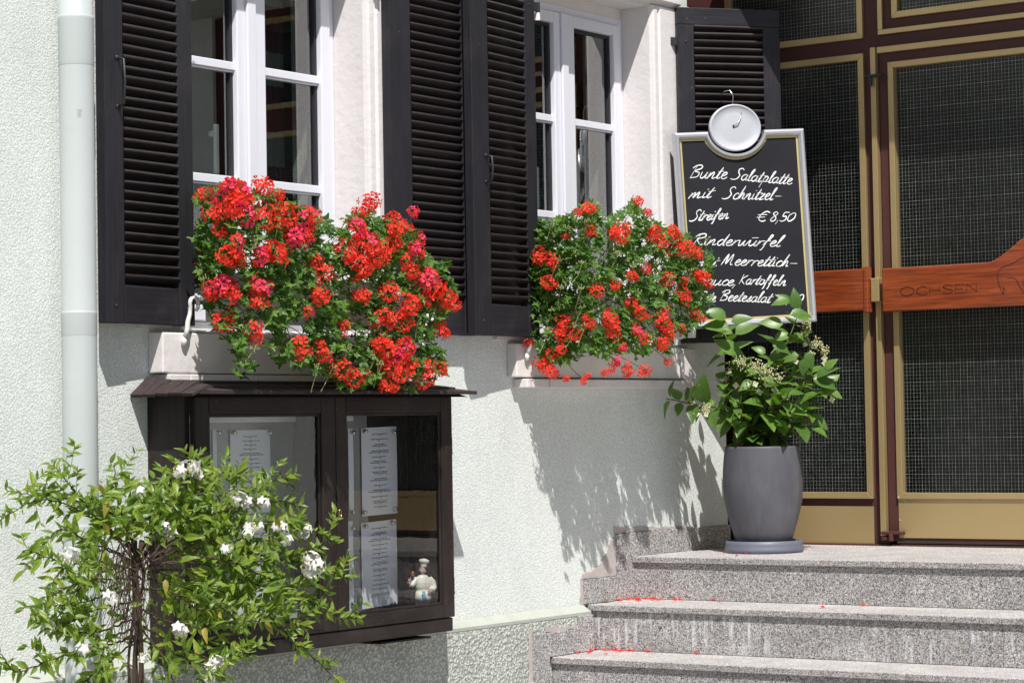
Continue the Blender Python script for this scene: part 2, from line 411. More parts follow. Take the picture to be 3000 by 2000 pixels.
# curtain with alternating plain and dark red bands
m, nt, b = newmat('banded_curtain')
tc = N(nt, 'ShaderNodeTexCoord'); sx = N(nt, 'ShaderNodeSeparateXYZ'); L(nt, tc.outputs['Object'], sx.inputs[0])
md = N(nt, 'ShaderNodeMath'); md.operation = 'FRACT'; dvv = N(nt, 'ShaderNodeMath'); dvv.operation = 'MULTIPLY'; dvv.inputs[1].default_value = 3.7
L(nt, sx.outputs[2], dvv.inputs[0]); L(nt, dvv.outputs[0], md.inputs[0])
L(nt, ramp(nt, md.outputs[0], [(0, (.30, .32, .27)), (.42, (.13, .025, .025))], True), b.inputs['Base Color']); b.inputs['Roughness'].default_value = .8
M['curtain'] = m

# ------------------------------------------------------------------ ground
gm = MB().box(-60, 60, -60, 0.2, -.3, 0)
g = part('ground', gm, M['pavement'], None); g['kind'] = 'structure'

# ------------------------------------------------------------------ the house
house = thing('rendered_house', 'pale mint rendered house wall with white framed windows and black louvered shutters', 'house', (6.0, 0, 0))
RV = .14                      # reveal depth
W1 = (5.235, 6.125); W2 = (6.995, 7.88); ZB, ZT = 1.855, 3.175
wl = MB()
wl.box(-12, W1[0], 0, .32, 0, 7); wl.box(W1[1], W2[0], 0, .32, 0, 7)
wl.box(W2[1], 8.153, 0, .32, 0, 7); wl.box(8.153, 8.39, 0, .32, 0, 3.205)
for a, b_ in (W1, W2):
    wl.box(a, b_, 0, .32, 0, ZB - .01); wl.box(a, b_, 0, .32, ZT, 7)
part('wall', wl, M['stucco'], house)
# plinth with its smooth sloping ledge
pl = MB().box(-12, 7.335, -.04, -.001, 0, .856)
part('plinth', pl, M['plinth'], house)
pl = MB().prism([(-.041, .857), (-.041, .868), (-.001, .892), (-.001, .857)], 'x', -12, 7.335)
part('plinth_ledge', pl, M['ledge'], house)
# dim room behind the windows
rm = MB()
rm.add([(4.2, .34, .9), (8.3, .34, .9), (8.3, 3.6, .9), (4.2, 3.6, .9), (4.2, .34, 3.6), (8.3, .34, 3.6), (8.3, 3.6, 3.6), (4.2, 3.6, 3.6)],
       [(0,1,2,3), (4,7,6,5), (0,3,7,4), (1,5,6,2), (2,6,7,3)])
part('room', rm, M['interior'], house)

def surround(a, b_):
    """plaster architrave with a bead next to the reveal; returns one mesh"""
    s = MB(); wd = .183; p = .016
    for x0, x1, sg in ((b_, b_ + wd, 1), (a - wd, a, -1)):
        e = b_ if sg > 0 else a
        # reveal lining, rounded arris, flat band
        prof = [(e - sg*.006, RV + .06), (e - sg*.006, .004), (e - sg*.001, -.008), (e + sg*.010, -.013), (e + sg*.030, -.013), (e + sg*.036, -.007),
                (e + sg*.042, -.007), (e + sg*.048, -p), (e + sg*wd, -p), (e + sg*wd, .004), (e + sg*.004, .004), (e + sg*.004, RV + .06)]
        s.prism(prof if sg < 0 else prof[::-1], 'z', ZB, ZT + .0)
    # lintel: reveal soffit and moulded edge
    prof = [(RV + .06, ZT - .004), (.030, ZT - .004), (.018, ZT + .006), (-.004, ZT + .006), (-.030, ZT + .022), (-.030, ZT + .040), (-p, ZT + .046), (-p, ZT + .20), (.004, ZT + .20), (RV + .06, ZT + .05)]
    s.prism(prof, 'x', a - wd, b_ + wd)
    return s
for wd_ in (W1, W2):
    part('surround', surround(*wd_), M['plaster'], house)

# window: outer frame, two sashes, muntins, glass (sub-parts of the window)
def window(a, b_, lab):
    yf = RV - .012
    fr = MB()
    fw = .028; x0, x1 = a + .008, b_ - .008; z0, z1 = ZB + .005, ZT - .045
    fr.box(x0, x0+fw, yf, yf+.07, z0, z1); fr.box(x1-fw, x1, yf, yf+.07, z0, z1)
    fr.box(x0+fw, x1-fw, yf, yf+.07, z1-fw, z1); fr.box(x0+fw, x1-fw, yf, yf+.07, z0, z0+fw)
    w = part('window', fr, M['upvc'], house, bevel=.003, label=lab)
    hd = MB().box(x0, x1, yf + .004, yf + .06, z1, ZT - .003)
    part('head_filler', hd, M['plaster'], w)
    xm = (a + b_) / 2
    sx0, sx1 = x0 + fw + .002, x1 - fw - .002; sz0, sz1 = z0 + fw + .002, z1 - fw - .002
    ys = yf - .012
    for (p, q, wl_, wr_) in ((sx0, xm - .001, .045, .048), (xm + .001, sx1, .085, .047)):
        s = MB()
        s.box(p, p+wl_, ys, ys+.055, sz0, sz1); s.box(q-wr_, q, ys, ys+.055, sz0, sz1)
        s.box(p+wl_, q-wr_, ys, ys+.055, sz1-.042, sz1); s.box(p+wl_, q-wr_, ys, ys+.055, sz0, sz0+.05)
        if p > xm: s.box(p - .012, p + .030, ys - .012, ys - .0005, sz0 + .002, sz1 - .002)
        part('sash', s, M['upvc'], w, bevel=.004)
        gk = MB(); gx0, gx1, gz0, gz1 = p+wl_, q-wr_, sz0+.05, sz1-.042
        t = .012
        for bx in ((gx0, gx0+t, gz0, gz1), (gx1-t, gx1, gz0, gz1), (gx0+t, gx1-t, gz1-t, gz1), (gx0+t, gx1-t, gz0, gz0+t)):
            gk.box(bx[0], bx[1], ys+.020, ys+.042, bx[2], bx[3])
        part('gasket', gk, M['gasket'], w)
        g1 = MB().box(gx0, gx1, ys+.030, ys+.034, gz0, gz1)
        part('pane', g1, M['winglass'], w)
        for zt in (2.711, 2.349, 1.988):
            b1 = MB().box(gx0, gx1, ys+.010, ys+.029, zt-.026, zt)
            b1.box(gx0, gx1, ys+.016, ys+.029, zt-.032, zt-.027)
            part('muntin', b1, M['upvc'], w, bevel=.002)
    # handle inside, seen through the glass of the left sash
    h = MB().box(xm-.075, xm-.055, ys+.075, ys+.085, 2.36, 2.52); h.box(xm-.072, xm-.058, ys+.085, ys+.11, 2.48, 2.50)
    part('window_handle', h, M['upvc'], w, bevel=.003)
    # inner sill
    st = MB().box(a - .02, b_ + .02, .20, .40, ZB - .02, ZB + .01)
    part('inner_sill', st, M['upvc'], w)
    return w
win1 = window(*W1, 'white casement window seen beside the left black shutter')
win2 = window(*W2, 'white casement window nearer the chalkboard, its lintel in view')
def curtain(x0, x1, y, parent):
    c = MB(); n = 60; vs = []; fs = []
    for i in range(n + 1):
        x = x0 + (x1 - x0) * i / n; yy = y + .012 * math.sin(i * .9) + .006 * math.sin(i * 2.3)
        vs += [(x, yy, 1.88), (x, yy, 3.12)]
        if i: fs.append((2*i-2, 2*i, 2*i+1, 2*i-1))
    c.add(vs, fs); part('curtain', c, M['curtain'], parent, smooth=True)
curtain(5.86, 6.12, .36, win1); curtain(7.72, 7.88, .36, win2)
curtain(5.24, 5.32, .36, win1)

# sills
def sill(x0, x1, dep, name='window_sill'):
    s = MB(); n = 24; prof = []
    s.prism([(-.0, ZB - .012), (-dep, ZB - .010 - .004), (-dep, 1.722), (.0, 1.722)][::-1], 'x', x0, x1)
    s.box(x0 + .15, x1 - .15, 0, RV - .02, ZB - .010, ZB - .002)
    return part(name, s, M['sillpaint'], house, bevel=.004)
sill(5.10, 6.26, .060); s2 = sill(6.892, 8.10, .042)
# ledge slab under the right sill, broken into pieces
x = 6.93
for L_ in (.14, .26, .33, .40):
    sb = MB().box(x, x + L_ - .004, -.056 - random.uniform(0, .006), 0, 1.684 + random.uniform(-.002, .002), 1.716)
    part('sill_tile', sb, M['sillpaint'], house, bevel=.003); x += L_
x = 5.12
for L_ in (.09, .3, .4, .3):
    sb = MB().box(x, x + L_ - .004, -.066, 0, 1.700, 1.719)
    part('sill_tile', sb, M['sillpaint'], house, bevel=.003); x += L_

# painted iron hooks that hold the shutters
def hook(px, py, pz, flip=1, mat='whiteiron', lab=None, s=1.0):
    pts = []
    for i in range(5): pts.append((px + .012*i/4*flip + (.003 if i % 2 else 0), py - .012 - .010*i/4, pz + flip*.072*s*i/4))
    r = .014*s; cx = px + (.012 + .014)*1.0 ; cz = pz + flip*.078*s
    for k in range(9):
        a = math.pi - k / 8 * math.pi * 1.35
        pts.append((cx + r * math.cos(a), py - .024, cz + flip * r * math.sin(a) * 1.15))
    rad = [.0075, .008, .0075, .0065, .006] + [.0060] * 6 + [.0065, .007, .0065]
    hk = MB().tube(pts, rad, 8)
    hk.ell((px - .001, py - .008, pz - .012), (.011, .008, .014), 12)
    return part('shutter_hook', hk, M[mat], house, smooth=True, label=lab)
h1 = at(418, 780, -.06); hook(h1.x, -.062, h1.z + .008, 1, s=1.25, lab='white painted iron hook at the left end of the left sill')
h2 = at(1207, 815, -.045); hook(h2.x, -.045, h2.z + .006, 1, s=1.1)
h3 = at(965, 790, -.06); hook(h3.x, -.062, h3.z + .006, 1, s=1.1)
h4 = at(1563, 815, -.045); hook(h4.x, -.040, h4.z + .004, -1, 'sillpaint', s=1.15)

# ---- louvered shutters (parts of the house; slats, rails and irons are their sub-parts)
SH = 1.32
def slat_mesh(w):
    prof = [(-.0185, .0080), (-.0195, .0115), (-.0165, .0165), (-.0125, .0155), (.018, -.0095), (.018, -.0140), (.0150, -.0150)]
    return MB().prism(prof, 'x', 0, w).mesh('slat', M['slat'])
def shutter(hx, hy, ang, lst, sw, rst, hinge='left', lab=None, handle=None, seed=1):
    """local x runs from the left edge to the right one, front is -y; hinge edge at hx,hy"""
    w = lst + sw + rst; rnd = random.Random(seed)
    Mx = T(hx, hy, 1.862) @ RZ(ang) @ (I4 if hinge == 'left' else T(-w, 0, 0))
    fr = MB(); t = .034
    fr.box(0, lst, 0, t, 0, SH - .068); fr.box(lst + sw, w, 0, t, 0, SH - .068)
    s = part('shutter', fr, M['shutter'], house, Mx, bevel=.0025, label=lab)
    rl = MB().box(lst + .0005, lst + sw - .0005, .002, t - .002, 0.001, .108)
    part('bottom_rail', rl, M['shutter_h'], s, Mx, bevel=.003)
    rl = MB().box(-.001, w + .001, -.002, t + .001, SH - .0675, SH)
    part('top_rail', rl, M['shutter_h'], s, Mx, bevel=.003)
    me = slat_mesh(sw - .001); n = 38; p = (SH - .068 - .112) / n
    for i in range(n):
        o = link('slat', me, s, Mx @ T(lst + .0005, t/2, .112 + p * (i + .5)) @ Matrix.Rotation(R_(rnd.gauss(0, 3.5)), 4, 'X') @ Matrix.Rotation(R_(rnd.uniform(-.4, .4)), 4, 'Y'))
    ld = MB().box(lst + sw + (-.012 if hinge == 'left' else 0) - (0 if hinge == 'left' else 0), lst + sw, -.0045, -.0005, .11, SH - .07)
    if handle:
        hxx, z0, z1 = handle
        h = MB().tube([(hxx, -.002, z0), (hxx, -.024, z0 + .006), (hxx + .001, -.027, (z0+z1)/2), (hxx, -.024, z1 - .006), (hxx, -.002, z1)], .0036, 8)
        h.box(hxx - .008, hxx + .008, -.003, -.0005, z1 - .006, z1 + .006); h.box(hxx - .007, hxx + .010, -.003, -.0005, z0 - .005, z0 + .004)
        part('pull_handle', h, M['iron'], s, Mx, smooth=True)
    # hinge straps at the hung edge, seen as small blocks with a pin
    for zz in (.14, SH - .135):
        ex = 0 if hinge == 'left' else w; sg = -1 if hinge == 'left' else 1
        hb = MB().box(min(ex, ex + sg*.042), max(ex, ex + sg*.042), .006, .012, zz - .016, zz + .016)
        hb.tube([(ex + sg*.040, .010, zz - .018), (ex + sg*.040, .010, zz + .018)], .008, 10)
        part('hinge', hb, M['iron'], s, Mx)
        pn = MB().tube([(ex + sg*.040, .012, zz - .046), (ex + sg*.040, .012, zz - .019)], .0095, 10)
        pn.box(ex + sg*.040 - .007, ex + sg*.040 + .007, .012, .045, zz - .040, zz - .026)
        part('hinge_pin', pn, M['whiteiron'], s, Mx)
    sc = MB()
    for zz in (.05, SH - .135):
        for xx in (lst * .5, w - rst * .5): sc.ell((xx, -.001, zz), (.0045, .003, .0045), 8)
    part('bolt', sc, M['iron'], s, Mx, smooth=True)
    return s
sh1 = shutter(5.236, -.062, R_(3.2), .078, .238, .068, 'right', 'shutter hung left of the left window, free edge standing off the wall', (.055, .62, .76), 1)
sh2 = shutter(6.19, -.052, R_(0), .112, .282, .06, 'left', 'shutter lying flat on the wall between the windows', None, 2)
sh3 = shutter(6.992, -.075, R_(3.6), .105, .243, .070, 'right', 'shutter overlapping its neighbour between the windows', (.082, .53, .62), 3)
sh4 = shutter(8.018, -.038, R_(-38), .068, .292, .072, 'left', 'shutter swung halfway towards the door, holding the chalkboard', None, 4)

# ------------------------------------------------------------------ granite stairs
stairs = thing('granite_stairs', 'speckled grey granite entrance steps climbing to the glazed door', 'stairs', (7.3, -1.5, 0))
LZ = 1.050
steps = [(7.66, LZ), (7.36, .890), (7.065, .7245), (6.765, .560), (6.465, .395), (6.165, .230), (5.865, .065)]
YR = -3.2; skew = .035
def treadpoly(x0, x1, ya, yb):
    return [(x0 + skew * (-ya), ya), (x0 + skew * (-yb), yb), (x1 + skew * (-yb), yb), (x1 + skew * (-ya), ya)]
for i, (xn, z) in enumerate(steps):
    xb = 8.72 if i == 0 else steps[i-1][0] + .012
    ys = -.001 if i < 1 else -.042 if i > 1 else -.002
    cuts = [ys, -1.62, YR] if i % 2 else [ys, -2.1, YR]
    for a, b_ in zip(cuts, cuts[1:]):
        t = MB().prism(treadpoly(xn, xb, a - .0006, b_ + .0006), 'z', z - .024, z)
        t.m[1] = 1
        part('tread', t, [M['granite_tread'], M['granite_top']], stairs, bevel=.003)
        zb = 0 if i == len(steps) - 1 else steps[i+1][1] + .0005
        rr = MB().prism(treadpoly(xn + .012, xn + .040, a - .0006, b_ + .0006), 'z', zb, z - .0245)
        part('riser', rr, M['granite_streak'] if i == 1 else M['granite'], stairs, bevel=.0015)
# stepped granite skirting along the wall
def skirt(poly, lab=None):
    part('skirting_stone', MB().prism([(x, z) for x, z in poly][::-1], 'y', -.0135, -.0005), M['granite_light'], stairs, bevel=.0015)
skirt([(7.562, 1.139), (8.388, 1.139), (8.388, LZ+.0005), (7.668, LZ+.0005), (7.657, LZ + .002)][0:5])
skirt([(7.562, 1.137), (7.655, LZ + .002), (7.655, LZ - .026), (7.671, LZ - .026), (7.671, .892), (7.562, .892)])
skirt([(7.343, .981), (7.5615, .981), (7.5615, .892), (7.343, .892)])
def skirt2(poly):
    part('skirting_stone', MB().prism([(x, z) for x, z in poly][::-1], 'y', -.054, -.0405), M['granite_light'], stairs, bevel=.0015)
skirt2([(7.245, .857), (7.330, .857), (7.330, .7265), (7.245, .7265)])
skirt2([(7.050, .812), (7.2445, .812), (7.2445, .7265), (7.050, .7265)])
skirt2([(6.955, .812), (7.0495, .812), (7.0495, .562), (6.955, .562)])
skirt2([(6.765, .648), (6.9545, .648), (6.9545, .562), (6.765, .562)])
# bare mortar where the render was patched along the skirting
def patch(poly, y0=-.004):
    out = []
    n = len(poly)
    for i in range(n):
        a, b_ = Vector(poly[i]), Vector(poly[(i+1) % n]); k = max(1, int((b_ - a).length / .018))
        for j in range(k):
            p = a.lerp(b_, j / k); out.append((p.x + random.uniform(-.0035, .0035), p.y + random.uniform(-.0035, .0035)))
    part('mortar_patch', MB().prism(out[::-1], 'y', y0, y0 + .003), M['mortar'], house)
patch([(7.552, 1.165), (7.90, 1.152), (8.15, 1.146), (8.15, 1.141), (7.562, 1.141)])
patch([(7.561, 1.13), (7.53, 1.12), (7.50, 1.075), (7.455, 1.03), (7.39, 1.005), (7.335, 1.0), (7.330, .983), (7.561, .983)], -.0045)
patch([(7.328, .99), (7.342, .99), (7.342, .892), (7.318, .892)], -.0035)
patch([(7.04, .835), (7.13, .828), (7.245, .826), (7.245, .813), (7.04, .813)], -.0445)
patch([(6.935, .83), (6.954, .83), (6.954, .60), (6.93, .60)], -.0445)

# ------------------------------------------------------------------ glazed entrance wing
XD = 8.65
ent = thing('glazed_entrance', 'maroon and gold framed glass entrance with wired panes and carved wooden push boards', 'entrance', (XD, -1.0, LZ))
def fbox(ya, yb, za, zb, x0, x1): return MB().box(x0, x1, min(ya, yb), max(ya, yb), za, zb)
def ring(ya, yb, za, zb, t, x0, x1):
    """four mitred trim bars around an opening given by its outer size; ya is the left (larger) side"""
    bars = [[(ya, za), (ya - t, za + t), (ya - t, zb - t), (ya, zb)], [(yb, za), (yb, zb), (yb + t, zb - t), (yb + t, za + t)],
            [(ya, zb), (ya - t, zb - t), (yb + t, zb - t), (yb, zb)], [(ya, za), (yb, za), (yb + t, za + t), (ya - t, za + t)]]
    g = .0004; out = []
    for k, b_ in enumerate(bars): out.append(MB().prism(b_, 'x', x0 - .0004*k, x1))
    return out
def wires(ya, yb, za, zb, x, p=.0145):
    s = MB(); q = random.Random(4); k = 0
    y = ya - .006
    while y > yb:
        r = .00044 if k % 2 else .00028; k += 1
        s.box(x - r, x + r, y - r, y + r, za, zb); y -= p + q.uniform(-.0006, .0006)
    z = za + .004
    while z < zb:
        r = .00055 if k % 5 == 0 else .00030; k += 1
        s.box(x - r, x + r, yb, ya, z - r, z + r); z += p + q.uniform(-.0008, .0008)
    return s
fx0, fx1 = XD - .0, XD + .06
def pane_set(parent, ya, yb, za, zb, t=.026, w=True):
    for m_ in ring(ya, yb, za, zb, t, XD - .014, XD + .018): part('glazing_bead', m_, M['gold'], parent, bevel=.0015)
    gy0, gy1, gz0, gz1 = ya - t + .004, yb + t - .004, za + t - .004, zb - t + .004
    part('pane', MB().box(XD + .006, XD + .012, gy1, gy0, gz0, gz1), M['wireglass'], parent)
    if w: part('wire_mesh', wires(gy0, gy1, gz0, gz1, XD + .009), M['wire'], parent, kind='stuff')
# fixed side light
side = part('sidelight', fbox(.20, .115, LZ, 3.55, fx0, fx1), M['maroon'], ent)
part('mullion', fbox(-.527, -.592, LZ, 3.55, fx0 - .0, fx1), M['maroon'], side)
part('rail', fbox(.1148, -.5268, LZ + .002, 1.236, fx0, fx1), M['maroon'], side)
part('rail', fbox(.1148, -.5268, 3.020, 3.080, fx0, fx1), M['maroon'], side)
part('kick_plate', fbox(.10, -.524, LZ + .006, 1.205, XD - .006, XD - .0005), M['gold'], side, bevel=.001)
part('mullion_strip', fbox(-.565, -.588, LZ + .04, 3.036, XD - .030, XD - .0005), M['gold'], side, bevel=.0015)
pane_set(side, .114, -.526, 1.236, 3.020)
tr = part('transom_light', fbox(.1148, -.5268, 3.53, 3.56, fx0, fx1), M['maroon'], ent)
pane_set(tr, .114, -.526, 3.080, 3.53)
tr2 = part('transom_light', fbox(-.5925, -1.60, 3.036, 3.084, fx0, fx1), M['maroon'], ent)
part('transom_strip', fbox(-.594, -1.598, 3.086, 3.106, XD - .014, XD - .0005), M['gold'], tr2, bevel=.001)
part('transom_rail', fbox(-.5925, -1.60, 3.0845, 3.145, fx0, fx1), M['maroon'], tr2)
part('transom_strip', fbox(-.5935, -.6135, 3.1065, 3.5, XD - .014, XD - .0005), M['gold'], tr2, bevel=.001)
part('mullion', fbox(-.5925, -.655, 3.1455, 3.55, fx0, fx1), M['maroon'], tr2)
pane_set(tr2, -.655, -1.55, 3.146, 3.53)
# door leaf
leaf = part('door_leaf', fbox(-.594, -.635, LZ + .018, 3.010, XD - .008, XD + .04), M['maroon'], ent, label='maroon framed door with the engraved board')
part('rail', fbox(-.6352, -1.55, 2.971, 3.010, XD - .008, XD + .04), M['maroon'], leaf)
part('rail', fbox(-.6352, -1.55, LZ + .018, 1.236, XD - .008, XD + .04), M['maroon'], leaf)
part('stile', fbox(-1.5502, -1.60, LZ + .018, 3.010, XD - .008, XD + .04), M['maroon'], leaf)
for m_ in ring(-.636, -1.549, 1.236, 2.971, .024, XD - .020, XD + .018): part('glazing_bead', m_, M['gold'], leaf, bevel=.0015)
part('pane', MB().box(XD + .006, XD + .012, -1.53, -.657, 1.256, 2.951), M['wireglass'], leaf)
part('wire_mesh', wires(-.657, -1.53, 1.256, 2.951, XD + .009), M['wire'], leaf, kind='stuff')
part('kick_plate', fbox(-.638, -1.548, 1.082, 1.2355, XD - .013, XD - .0085), M['gold'], leaf, bevel=.001)
part('head_strip', fbox(-.592, -1.60, 3.011, 3.0355, XD - .024, XD - .0005), M['gold'], ent, bevel=.0015)
part('threshold', fbox(.10, -1.60, LZ, LZ + .006, XD - .03, XD + .08), M['maroon'], ent)
for yy, zz in ((-.643, 1.243), (-.643, 1.150), (-.670, 1.2275), (-.985, 1.2285), (-.643, 2.93), (-.9, 2.958)):
    part('screw', MB().ell((XD - .0205 if zz > 1.236 else XD - .0135, yy, zz), (.002, .0032, .0032), 8), M['steel'], leaf, smooth=True)
# second leaf, beyond the picture but mirrored in the windows
leaf2 = part('door_leaf', fbox(-1.602, -1.650, LZ + .018, 3.55, XD - .008, XD + .04), M['maroon'], ent)
part('rail', fbox(-1.6502, -2.64, 2.971, 3.08, XD - .008, XD + .04), M['maroon'], leaf2); part('rail', fbox(-1.6502, -2.64, LZ + .018, 1.236, XD - .008, XD + .04), M['maroon'], leaf2)
part('rail', fbox(-1.6502, -2.64, 3.52, 3.56, XD - .008, XD + .04), M['maroon'], leaf2)
part('stile', fbox(-2.6402, -2.70, LZ + .018, 3.55, XD - .008, XD + .04), M['maroon'], leaf2)
pane_set(leaf2, -1.651, -2.639, 1.236, 2.971); pane_set(leaf2, -1.651, -2.639, 3.081, 3.52, w=False)
part('kick_plate', fbox(-1.655, -2.635, 1.082, 1.2355, XD - .013, XD - .0085), M['gold'], leaf2, bevel=.001)
# pivots
pv = MB().box(XD - .050, XD - .010, -.665, -.575, 1.096, 1.108); pv.tube([(XD - .048, -.62, 1.070), (XD - .048, -.62, 1.1)], .010, 10); pv.box(XD - .045, XD - .001, -.60, -.575, 1.072, 1.088)
part('pivot_hinge', pv, M['maroon'], leaf, bevel=.003)
pv = MB().box(XD - .052, XD - .030, -.625, -.545, 2.915, 2.925); pv.tube([(XD - .045, -.57, 2.880), (XD - .045, -.57, 2.915)], .009, 10)
part('pivot_hinge', pv, M['iron'], leaf, bevel=.002)
# push boards
def pboard(poly, parent, x0, x1):
    o = part('push_board', MB().prism(poly, 'x', x0, x1), M['mahogany'], parent, bevel=.005); return o
pb1 = pboard([(.03, 1.985), (-.545, 1.985), (-.545, 2.152), (.03, 2.152)], side, XD - .075, XD - .045)
part('board_edge', MB().prism([(-.538, 1.976), (-.558, 1.976), (-.558, 2.158), (-.538, 2.158)], 'x', XD - .080, XD - .040), M['mahogany'], side, bevel=.004)
top = []
for i in range(41):
    y = -1.05 - i * .0125; d = min(abs(y + 1.09), 9) if y < -1.09 else 0
    c = -1.34; u = min(1, max(0, (-y - 1.07) / .17)) if y > c else min(1, max(0, (y + 1.61) / .17))
    top.append((y, 2.147 + .078 * (u*u*(3-2*u)) + (.012 * math.cos((y - c) / .16 * 1.2) if abs(y - c) < .14 else 0)))
poly = [(-.622, 2.147)] + top + [(-1.62, 2.147), (-1.62, 1.975), (-.622, 1.975)]
pb2 = pboard(poly[::-1], leaf, XD - .082, XD - .045)
for yy in (-.1, -.45): part('board_bracket', MB().box(XD - .045, XD - .001, yy - .015, yy + .015, 2.04, 2.09), M['gold'], side)
for yy in (-.66, -1.5): part('board_bracket', MB().box(XD - .045, XD - .009, yy - .015, yy + .015, 2.04, 2.09), M['gold'], leaf)
part('lock_block', MB().box(XD - .062, XD - .0005, -.598, -.562, 2.018, 2.112), M['gold'], side, bevel=.003)

# ------------------------------------------------------------------ stroke lettering
def cat(pts, n=6):
    if len(pts) < 3: return [Vector((*p, 0)) for p in pts]
    P = [Vector((*p, 0)) for p in pts]; P = [P[0]*2 - P[1]] + P + [P[-1]*2 - P[-2]]; out = []
    for i in range(1, len(P) - 2):
        for k in range(n):
            t = k / n; a, b_, c, d = P[i-1], P[i], P[i+1], P[i+2]
            out.append(.5 * ((2*b_) + (c - a)*t + (2*a - 5*b_ + 4*c - d)*t*t + (3*b_ - a - 3*c + d)*t*t*t))
    out.append(P[-2]); return out
G = {   # glyph: (advance, strokes); x height 1, capitals 2
 'a': (.95, [[(.75,.85),(.45,1),(.12,.7),(.1,.25),(.35,0),(.65,.3),(.78,.95),(.72,.3),(.82,.02),(1,.15)]]),
 'b': (.9, [[(.1,.1),(.35,1.9),(.15,.1),(.4,0),(.75,.4),(.6,.95),(.3,.7)]]),
 'c': (.7, [[(.72,.8),(.5,1),(.15,.6),(.2,.1),(.5,0),(.8,.2)]]),
 'd': (1.0, [[(.75,.85),(.4,1),(.1,.5),(.3,0),(.62,.3),(.95,2.0),(.78,.2),(.95,.05)]]),
 'e': (.75, [[(.05,.35),(.5,.6),(.6,.9),(.4,1),(.12,.6),(.2,.08),(.5,0),(.8,.25)]]),
 'f': (.75, [[(.05,.2),(.5,1.2),(.7,1.85),(.5,1.95),(.35,1.1),(.15,-.55),(.0,-.7)],[(.1,.85),(.7,.95)]]),
 'h': (.95, [[(.05,0),(.45,1.9),(.5,2),(.2,.1),(.5,.9),(.72,.9),(.7,.1),(.95,.15)]]),
 'i': (.42, [[(.15,.9),(.1,.1),(.4,.1)],[(.28,1.4),(.32,1.48)]]),
 'k': (.85, [[(.3,1.9),(.1,0)],[(.75,1),(.22,.5),(.7,0)]]),
 'l': (.5, [[(.05,.1),(.5,1.7),(.45,2.0),(.25,1.5),(.15,.15),(.35,0),(.55,.15)]]),
 'm': (1.4, [[(.05,0),(.2,.95),(.12,.3),(.45,.95),(.55,.8),(.48,.1),(.85,.95),(.98,.8),(.95,.1),(1.15,.1),(1.4,.2)]]),
 'n': (1.0, [[(.05,0),(.2,.95),(.12,.3),(.5,.95),(.65,.8),(.6,.1),(.75,.02),(1,.2)]]),
 'o': (.85, [[(.5,1),(.15,.8),(.1,.3),(.4,0),(.75,.4),(.68,.9),(.5,1),(.85,.85)]]),
 'p': (.95, [[(.3,1.1),(.0,-.9)],[(.15,.4),(.45,1),(.75,.8),(.6,.15),(.2,.1)],[(.6,.1),(.95,.2)]]),
 'r': (.7, [[(.05,0),(.2,.95),(.15,.4),(.4,.9),(.7,.9)]]),
 's': (.7, [[(.05,.05),(.5,1),(.55,.85),(.4,.6),(.6,.2),(.35,0),(.1,.1)],[(.5,.05),(.7,.15)]]),
 't': (.6, [[(.05,.1),(.5,1.7),(.2,.2),(.35,0),(.6,.2)],[(.1,1.05),(.75,1.15)]]),
 'u': (.95, [[(.1,.95),(.08,.25),(.3,0),(.6,.35),(.75,.95),(.68,.2),(.8,0),(.98,.15)]]),
 'w': (1.15, [[(.05,.95),(.1,.1),(.35,.1),(.6,.9),(.6,.15),(.85,.1),(1.15,1)]]),
 'z': (.75, [[(.1,.9),(.65,.95),(.1,.05),(.75,.1)]]),
 '%': (.95, [[(.1,.95),(.08,.25),(.3,0),(.6,.35),(.75,.95),(.68,.2),(.8,0),(.98,.15)],[(.1,1.4),(.75,1.45)]]),
 'B': (1.2, [[(.35,1.85),(.1,0)],[(-.05,1.5),(.3,1.9),(.9,1.95),(1,1.5),(.35,1.05),(.95,.8),(.85,.2),(.1,0)]]),
 'S': (1.25, [[(1.2,1.75),(.95,2.0),(.55,1.8),(.6,1.3),(.9,.8),(.7,.2),(.2,0),(-.15,.1)]]),
 'R': (1.2, [[(.35,1.85),(.1,0)],[(-.05,1.5),(.3,1.9),(.9,1.95),(.95,1.4),(.3,1.0),(.8,.1),(1.1,.1)]]),
 'M': (1.6, [[(0,0),(.4,1.9),(.5,.2),(1.0,1.9),(1.1,.2),(1.4,.1)]]),
 'K': (1.1, [[(.3,1.8),(.1,0)],[(1,1.7),(.25,.9),(.95,0)]]),
 ',': (.4, [[(.25,.15),(.1,-.45)]]), '.': (.4, [[(.15,.05),(.2,.12)]]), '-': (1.1, [[(.2,.6),(1.0,.62)]]), ' ': (.8, []),
 '8': (.95, [[(.85,1.3),(.5,1.6),(.2,1.25),(.7,.7),(.75,.2),(.35,0),(.15,.4),(.85,1.3)]]),
 '5': (1.0, [[(1,1.5),(.4,1.5),(.3,.85),(.75,.85),(.85,.3),(.4,0),(.1,.15)]]),
 '0': (1.1, [[(.6,1.4),(.15,.9),(.2,.15),(.6,0),(1,.5),(.95,1.2),(.6,1.4)]]),
 '$': (1.3, [[(1.1,1.45),(.7,1.6),(.3,1),(.35,.3),(.75,0),(1.05,.15)],[(.05,1.05),(.9,1.1)],[(.05,.65),(.8,.7)]]),
}
